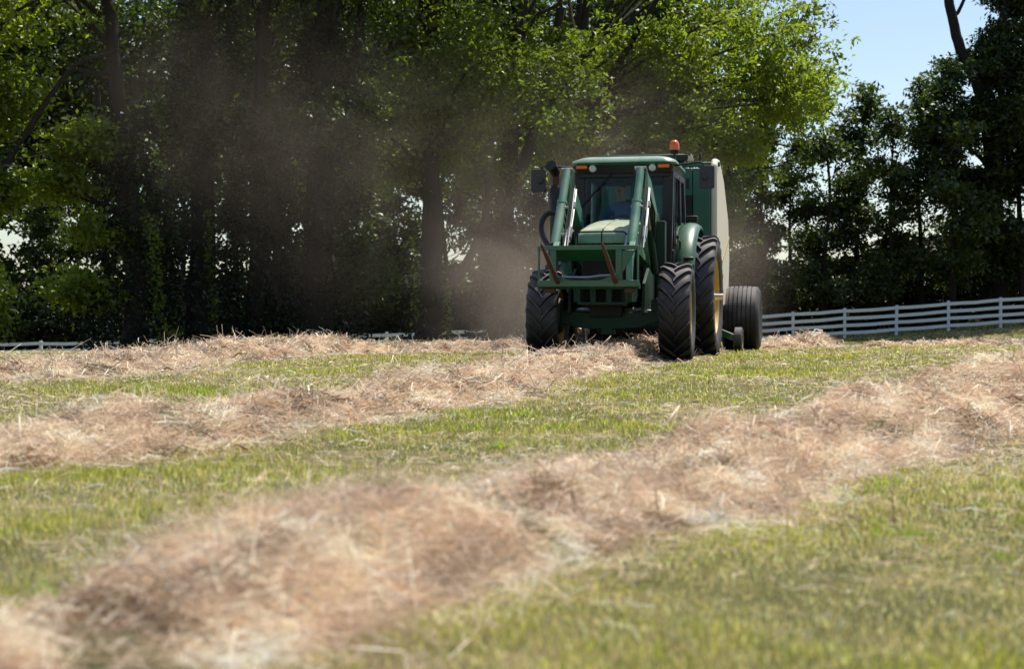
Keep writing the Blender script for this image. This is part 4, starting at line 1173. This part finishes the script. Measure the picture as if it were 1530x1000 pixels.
mb = MB(); mb.tube([(-.40, yb + .12, 1.06), (-.1, yb + .12, 1.055), (.05, yb + .12, 1.075), (.24, yb + .12, 1.085)], .020, 8); mb.build("cross_rod", M['steel'], carr)
mb = MB()
for x in (-.56, .42): mb.box((x, yb + .10, .90), (.13, .09, .06)); 
mb.build("carriage_foot", M['rust'], carr, bevel=.01)
mb = MB()
gp = catmull([(-.285, -.62, 1.36), (-.285, -.62, 1.58), (-.26, -.62, 1.622), (-.2, -.62, 1.63), (.24, -.62, 1.63), (.30, -.62, 1.622), (.325, -.62, 1.58), (.325, -.62, 1.36)], 40)
mb.tube([Vector(q) for q in gp], .0105, 8); mb.tube([(.02, -.62, 1.63), (.02, -.62, 1.36)], .009, 8); mb.tube([(-.285, -.62, 1.37), (.325, -.62, 1.37)], .010, 8)
mb.build("grille_guard", M['iron'], tractor)

# ------------------------------------------------------------------ driver
def build_driver():
    root = empty("person", (0, 0, 0)); root.parent = None
    root.location = T_LOC; root.rotation_euler = (0, 0, T_ROT)
    V = []; E = []; Rr = []
    def v(p, r): V.append(p); Rr.append(r); return len(V) - 1
    def chain(i, pts):
        for p, r in pts:
            j = v(p, r); E.append((i, j)); i = j
        return i
    ox = -.13
    pel = v((ox, 2.44, 1.66), (.165, .12))
    ab = chain(pel, [((ox - .01, 2.45, 1.80), (.155, .11)), ((ox - .03, 2.44, 1.96), (.175, .115)), ((ox - .045, 2.43, 2.10), (.165, .10))])
    nk = chain(ab, [((ox - .055, 2.41, 2.20), (.062, .062)), ((ox - .065, 2.39, 2.28), (.058, .060))])
    chain(nk, [((ox - .07, 2.365, 2.36), (.072, .085)), ((ox - .072, 2.36, 2.44), (.080, .098)), ((ox - .072, 2.37, 2.51), (.066, .08))])
    for sx in (-1, 1):
        sh = chain(ab, [((ox - .045 + sx * .17, 2.42, 2.115), (.068, .068))])
        hx = -.08 + sx * .185
        el = chain(sh, [((ox - .04 + sx * .24, 2.33, 1.98), (.056, .056)), ((ox - .02 + sx * .27, 2.22, 1.86), (.047, .047))])
        wr = chain(el, [((ox + sx * .22, 2.09, 1.88), (.041, .041)), ((hx + sx * .01, 1.99, 1.905), (.028, .033))])
        pm = chain(wr, [((hx, 1.945, 1.905), (.022, .036))])
        for k, (dz, ln) in enumerate(((.030, .9), (.010, 1.0), (-.010, .95), (-.028, .78))):
            chain(pm, [((hx - sx * .004, 1.905, 1.90 + dz), .0095), ((hx - sx * .020, 1.890 - .01 * ln, 1.893 + dz), .009), ((hx - sx * .036, 1.905, 1.886 + dz), .008)])
        chain(wr, [((hx - sx * .02, 1.955, 1.925), .0115), ((hx - sx * .036, 1.93, 1.922), .010)])
        kn = chain(pel, [((ox + sx * .10, 2.36, 1.64), (.095, .085)), ((ox + sx * .15, 2.02, 1.62), (.066, .066))])
        an = chain(kn, [((ox + sx * .15, 1.93, 1.38), (.055, .055)), ((ox + sx * .15, 1.88, 1.16), (.04, .04))])
        chain(an, [((ox + sx * .15, 1.80, 1.10), (.045, .035)), ((ox + sx * .155, 1.70, 1.085), (.038, .028))])
    me = bpy.data.meshes.new("body_skeleton"); me.from_pydata(V, E, [])
    o = bpy.data.objects.new("body_skeleton", me); C.objects.link(o)
    sk = o.modifiers.new("skin", 'SKIN'); sk.use_smooth_shade = True
    for d, r in zip(me.skin_vertices[0].data, Rr): d.radius = r if isinstance(r, tuple) else (r, r)
    me.skin_vertices[0].data[0].use_root = True
    o.modifiers.new("sub", 'SUBSURF').levels = 2
    o.modifiers["sub"].render_levels = 2
    dg = bpy.context.evaluated_depsgraph_get()
    bm_ = bpy.data.meshes.new_from_object(o.evaluated_get(dg))
    bpy.data.objects.remove(o)
    bm_.name = "body"
    bm_.materials.clear()
    for k in ('shirt', 'skin', 'jeans'): bm_.materials.append(M[k])
    for p in bm_.polygons:
        c = p.center; p.use_smooth = True
        if c.z > 2.205 or (c.y < 2.17 and 1.84 < c.z < 2.02 and abs(c.x - ox) > .05): p.material_index = 1
        elif c.z < 1.70: p.material_index = 2
    body = link_mesh("body", bm_, root)
    hx, hy, hz = ox - .072, 2.36, 2.42
    mb = MB(); mb.sphere((hx, hy - .098, hz - .02), (.016, .026, .026), 10, 8)
    for sx in (-1, 1): mb.sphere((hx + sx * .085, hy + .01, hz - .01), (.012, .022, .034), 10, 8)
    mb.build("nose_and_ears", M['skin'], body, smooth=80)
    mb = MB()
    for sx in (-1, 1): mb.sphere((hx + sx * .034, hy - .086, hz + .012), (.016, .010, .009), 8, 6)
    mb.box((hx, hy - .094, hz - .068), (.052, .008, .010)); mb.build("eyes_and_mouth", M['cap'], body)
    mb = MB(); mb.sphere((hx, hy + .02, hz + .03), (.093, .110, .075), 16, 10); mb.build("hair", M['cap'], body, smooth=80)
    mb = MB(); mb.sphere((hx, hy + .005, hz + .075), (.098, .118, .085), 18, 10)
    mb.loft([[(hx + .085 * math.cos(a), hy - .08 + (-.10 * math.sin(a)), hz + .055 - .02 * math.sin(a) + dz) for a in np.linspace(0, math.pi, 10)] for dz in (0, .012)])
    mb.build("cap", M['cap'], body, smooth=60)
    tag(root, "driver in a dark cap and blue shirt seated inside the tractor cab", "person")
build_driver()

# ------------------------------------------------------------------ round baler behind the tractor
baler = empty("hay_baler", T_LOC, T_ROT)
tag(baler, "green round baler with cream side panels towed behind the tractor", "hay baler")
def px_b(x0, x1, y0, y1, z0, z1, mb): mb.box(((x0 + x1) / 2, (y0 + y1) / 2, (z0 + z1) / 2), (abs(x1 - x0), abs(y1 - y0), abs(z1 - z0)))
mb = MB()
side_poly = [(4.32, .95), (4.32, 2.84), (4.9, 2.86), (5.7, 2.6), (6.5, 2.05), (6.65, 1.35), (6.2, .72), (5.2, .62)]
mb.prism(side_poly, -.90, .90, 'x')
mb.build("bale_chamber", M['baler_green'], baler, bevel=.02)
mb = MB()
for x0, x1 in ((-.90, -.32), (-.31, .27), (.28, .62), (.63, .90)): px_b(x0, x1, 4.25, 4.318, 1.3, 2.83, mb)
fp = mb.build("front_panel", M['baler_green'], baler, bevel=.012)
mb = MB(); px_b(.50, .62, 4.236, 4.262, 1.9, 2.42, mb); px_b(.535, .575, 4.235, 4.262, 2.52, 2.68, mb); mb.build("vent_slot", M['black'], fp)
mb = MB(); px_b(.74, .80, 4.238, 4.262, 1.62, 1.75, mb); mb.build("decal", M['lamp_glass'], fp)
for sx in (-1, 1):
    mb = MB()
    mb.prism([(4.26, .98), (4.26, 2.88), (4.40, 2.985), (4.75, 3.0), (5.5, 2.74), (6.35, 2.16), (6.6, 1.5), (6.45, 1.05), (6.0, .74), (5.1, .70)], sx * .90, sx * 1.0, 'x')
    sp = mb.build("side_panel", M['cream'], baler, bevel=.035)
    mb = MB(); mb.beam((sx * 1.0025, 4.75, 1.28), (sx * 1.0025, 6.48, 1.86), .06, .004, up=(sx, 0, 0)); mb.build("stripe", M['amber_stripe'], sp)
mb = MB(); mb.box((.1, 4.42, 2.90), (1.86, .09, .07)); mb.box((-.2, 4.55, 3.0), (1.36, .3, .14)); mb.build("top_beam", M['baler_green'], baler, bevel=.012)
mb = MB(); mb.box((.10, 4.36, 3.0), (.9, .12, .10)); mb.tube([(.72, 4.5, 2.9), (.72, 4.5, 3.08)], .02, 8); mb.build("net_box", M['black'], baler, bevel=.01)
mb = MB(); mb.prism([(.54, 2.95), (.64, 2.95), (.60, 3.06)], 4.28, 4.33, 'y'); mb.build("net_bracket", M['cream'], baler)
# drawbar, axle, pickup
mb = MB(); mb.beam((-.5, 4.5, .62), (-.05, 3.3, .52), .12, .14); mb.beam((.5, 4.5, .62), (.05, 3.3, .52), .12, .14); mb.box((0, 3.2, .5), (.22, .3, .12)); mb.tube([(-1.15, 6.2, .56), (1.2, 6.2, .56)], .06, 12)
mb.box((0, 5.2, .66), (1.6, 1.9, .14))
mb.build("drawbar", M['dark_green'], baler, bevel=.01)
mb = MB(); mb.lathe([(-.85, .0), (-.85, .17), (.95, .17), (.95, .0)], c=(0, 4.45, .34), seg=24)
for k in range(16):
    for a in range(6):
        th_ = a * math.pi / 3 + (k % 2) * .5; x = -.8 + k * .11
        mb.tube([(x, 4.45 - .17 * math.sin(th_), .34 + .17 * math.cos(th_)), (x, 4.45 - .27 * math.sin(th_), .34 + .27 * math.cos(th_))], .006, 5)
mb.build("pickup_reel", M['iron'], baler)
mb = MB(); mb.beam((.95, 4.55, .36), (1.26, 4.36, .24), .05, .10); mb.box((.97, 4.5, .42), (.06, .4, .3)); mb.build("gauge_arm", M['green'], baler, bevel=.008)
mb = MB(); mb.lathe([(-.045, .10), (-.06, .12), (-.065, .165), (-.05, .205), (.05, .205), (.065, .175), (.06, .12), (.045, .10)], seg=32)
gw = mb.build("gauge_wheel", M['rubber'], baler, loc=(1.325, 4.3, .20))
mb = MB(); mb.lathe([(.03, .0), (.03, .06), (.02, .085), (.055, .112), (.058, .12)], seg=24); mb.build("gauge_rim", M['yellow'], gw)
def ribbed(Rad, W, rim):
    half = [(-W * .36, rim - .01), (-W * .44, rim + .03), (-W * .5, rim + (Rad - rim) * .5), (-W * .485, rim + (Rad - rim) * .75), (-W * .44, Rad - .03), (-W * .40, Rad - .012)]
    groove = []
    n = 7; w = W * .80
    for k in range(n):
        a = -w / 2 + w * k / n; b = a + w / n; g = .012
        cr = lambda t: Rad - .020 * (2 * t / w) ** 2 * .6
        groove += [(a + g * .3, cr(a)), (b - g * 1.2, cr(b))]
        if k < n - 1: groove += [(b - g, cr(b) - .022), (b, cr(b) - .022)]
    return MB().lathe(half + groove + [(-a, r) for a, r in half[::-1]], seg=64)
for sx in (-1, 1):
    o = ribbed(.535, .62, .22).build("baler_tyre", M['rubber'], baler, smooth=30, loc=(sx * 1.235, 6.2, .525))
    mb = MB(); mb.lathe([(sx * .04, 0), (sx * .04, .12), (sx * .03, .17), (sx * .19, .21), (sx * .20, .235)], seg=32); mb.build("baler_rim", M['yellow'], o)

# ------------------------------------------------------------------ dust thrown up by the pickup and drifting left
def build_dust():
    m, n, l, b = new_mat("dust_air")
    n.remove(b)
    out = n["Material Output"]
    pv = n.new("ShaderNodeVolumePrincipled")
    pv.inputs["Color"].default_value = (.63, .51, .40, 1)
    pv.inputs["Anisotropy"].default_value = .35
    tc = n.new("ShaderNodeTexCoord")
    # plume blobs in generated space of the box: centre, radii, weight
    total = None
    for c, r, wgt in DUST:
        sub = n.new("ShaderNodeVectorMath"); sub.operation = 'SUBTRACT'; l.new(tc.outputs["Object"], sub.inputs[0]); sub.inputs[1].default_value = c
        div = n.new("ShaderNodeVectorMath"); div.operation = 'DIVIDE'; l.new(sub.outputs[0], div.inputs[0]); div.inputs[1].default_value = r
        ln = n.new("ShaderNodeVectorMath"); ln.operation = 'LENGTH'; l.new(div.outputs[0], ln.inputs[0])
        mr = n.new("ShaderNodeMapRange"); mr.interpolation_type = 'SMOOTHSTEP'; mr.inputs[1].default_value = 1.0; mr.inputs[2].default_value = 0.0; mr.inputs[3].default_value = 0; mr.inputs[4].default_value = wgt
        l.new(ln.outputs["Value"], mr.inputs[0])
        if total is None: total = mr.outputs[0]
        else:
            ad = n.new("ShaderNodeMath"); ad.operation = 'ADD'; l.new(total, ad.inputs[0]); l.new(mr.outputs[0], ad.inputs[1]); total = ad.outputs[0]
    no = n.new("ShaderNodeTexNoise"); no.inputs["Scale"].default_value = .62; no.inputs["Detail"].default_value = 5; no.inputs["Distortion"].default_value = .9
    l.new(tc.outputs["Object"], no.inputs["Vector"])
    nr = n.new("ShaderNodeMapRange"); nr.inputs[1].default_value = .36; nr.inputs[2].default_value = .66; nr.inputs[3].default_value = .05; nr.inputs[4].default_value = 1.75
    l.new(no.outputs["Fac"], nr.inputs[0])
    mu = n.new("ShaderNodeMath"); mu.operation = 'MULTIPLY'; l.new(total, mu.inputs[0]); l.new(nr.outputs[0], mu.inputs[1])
    l.new(mu.outputs[0], pv.inputs["Density"])
    l.new(pv.outputs[0], out.inputs["Volume"])
    mb = MB(); mb.sphere((-2.6, 29.2, 3.4), (10.2, 5.6, 5.2), 24, 14)
    o = mb.build("dust_cloud", m, smooth=80)
    tag(o, "brown hay dust drifting left from behind the tractor before the trees", "dust", kind='stuff')
DUST = [((.4, 27.6, 1.0), (2.6, 2.8, 2.7), .21), ((-2.0, 29.0, 2.9), (4.6, 3.6, 3.2), .028), ((-5.2, 30.0, 4.4), (4.2, 3.6, 3.0), .027), ((1.6, 28.5, 3.4), (3.6, 3.0, 2.4), .05), ((3.9, 28.4, 1.2), (1.5, 2.2, 2.0), .10)]
build_dust()
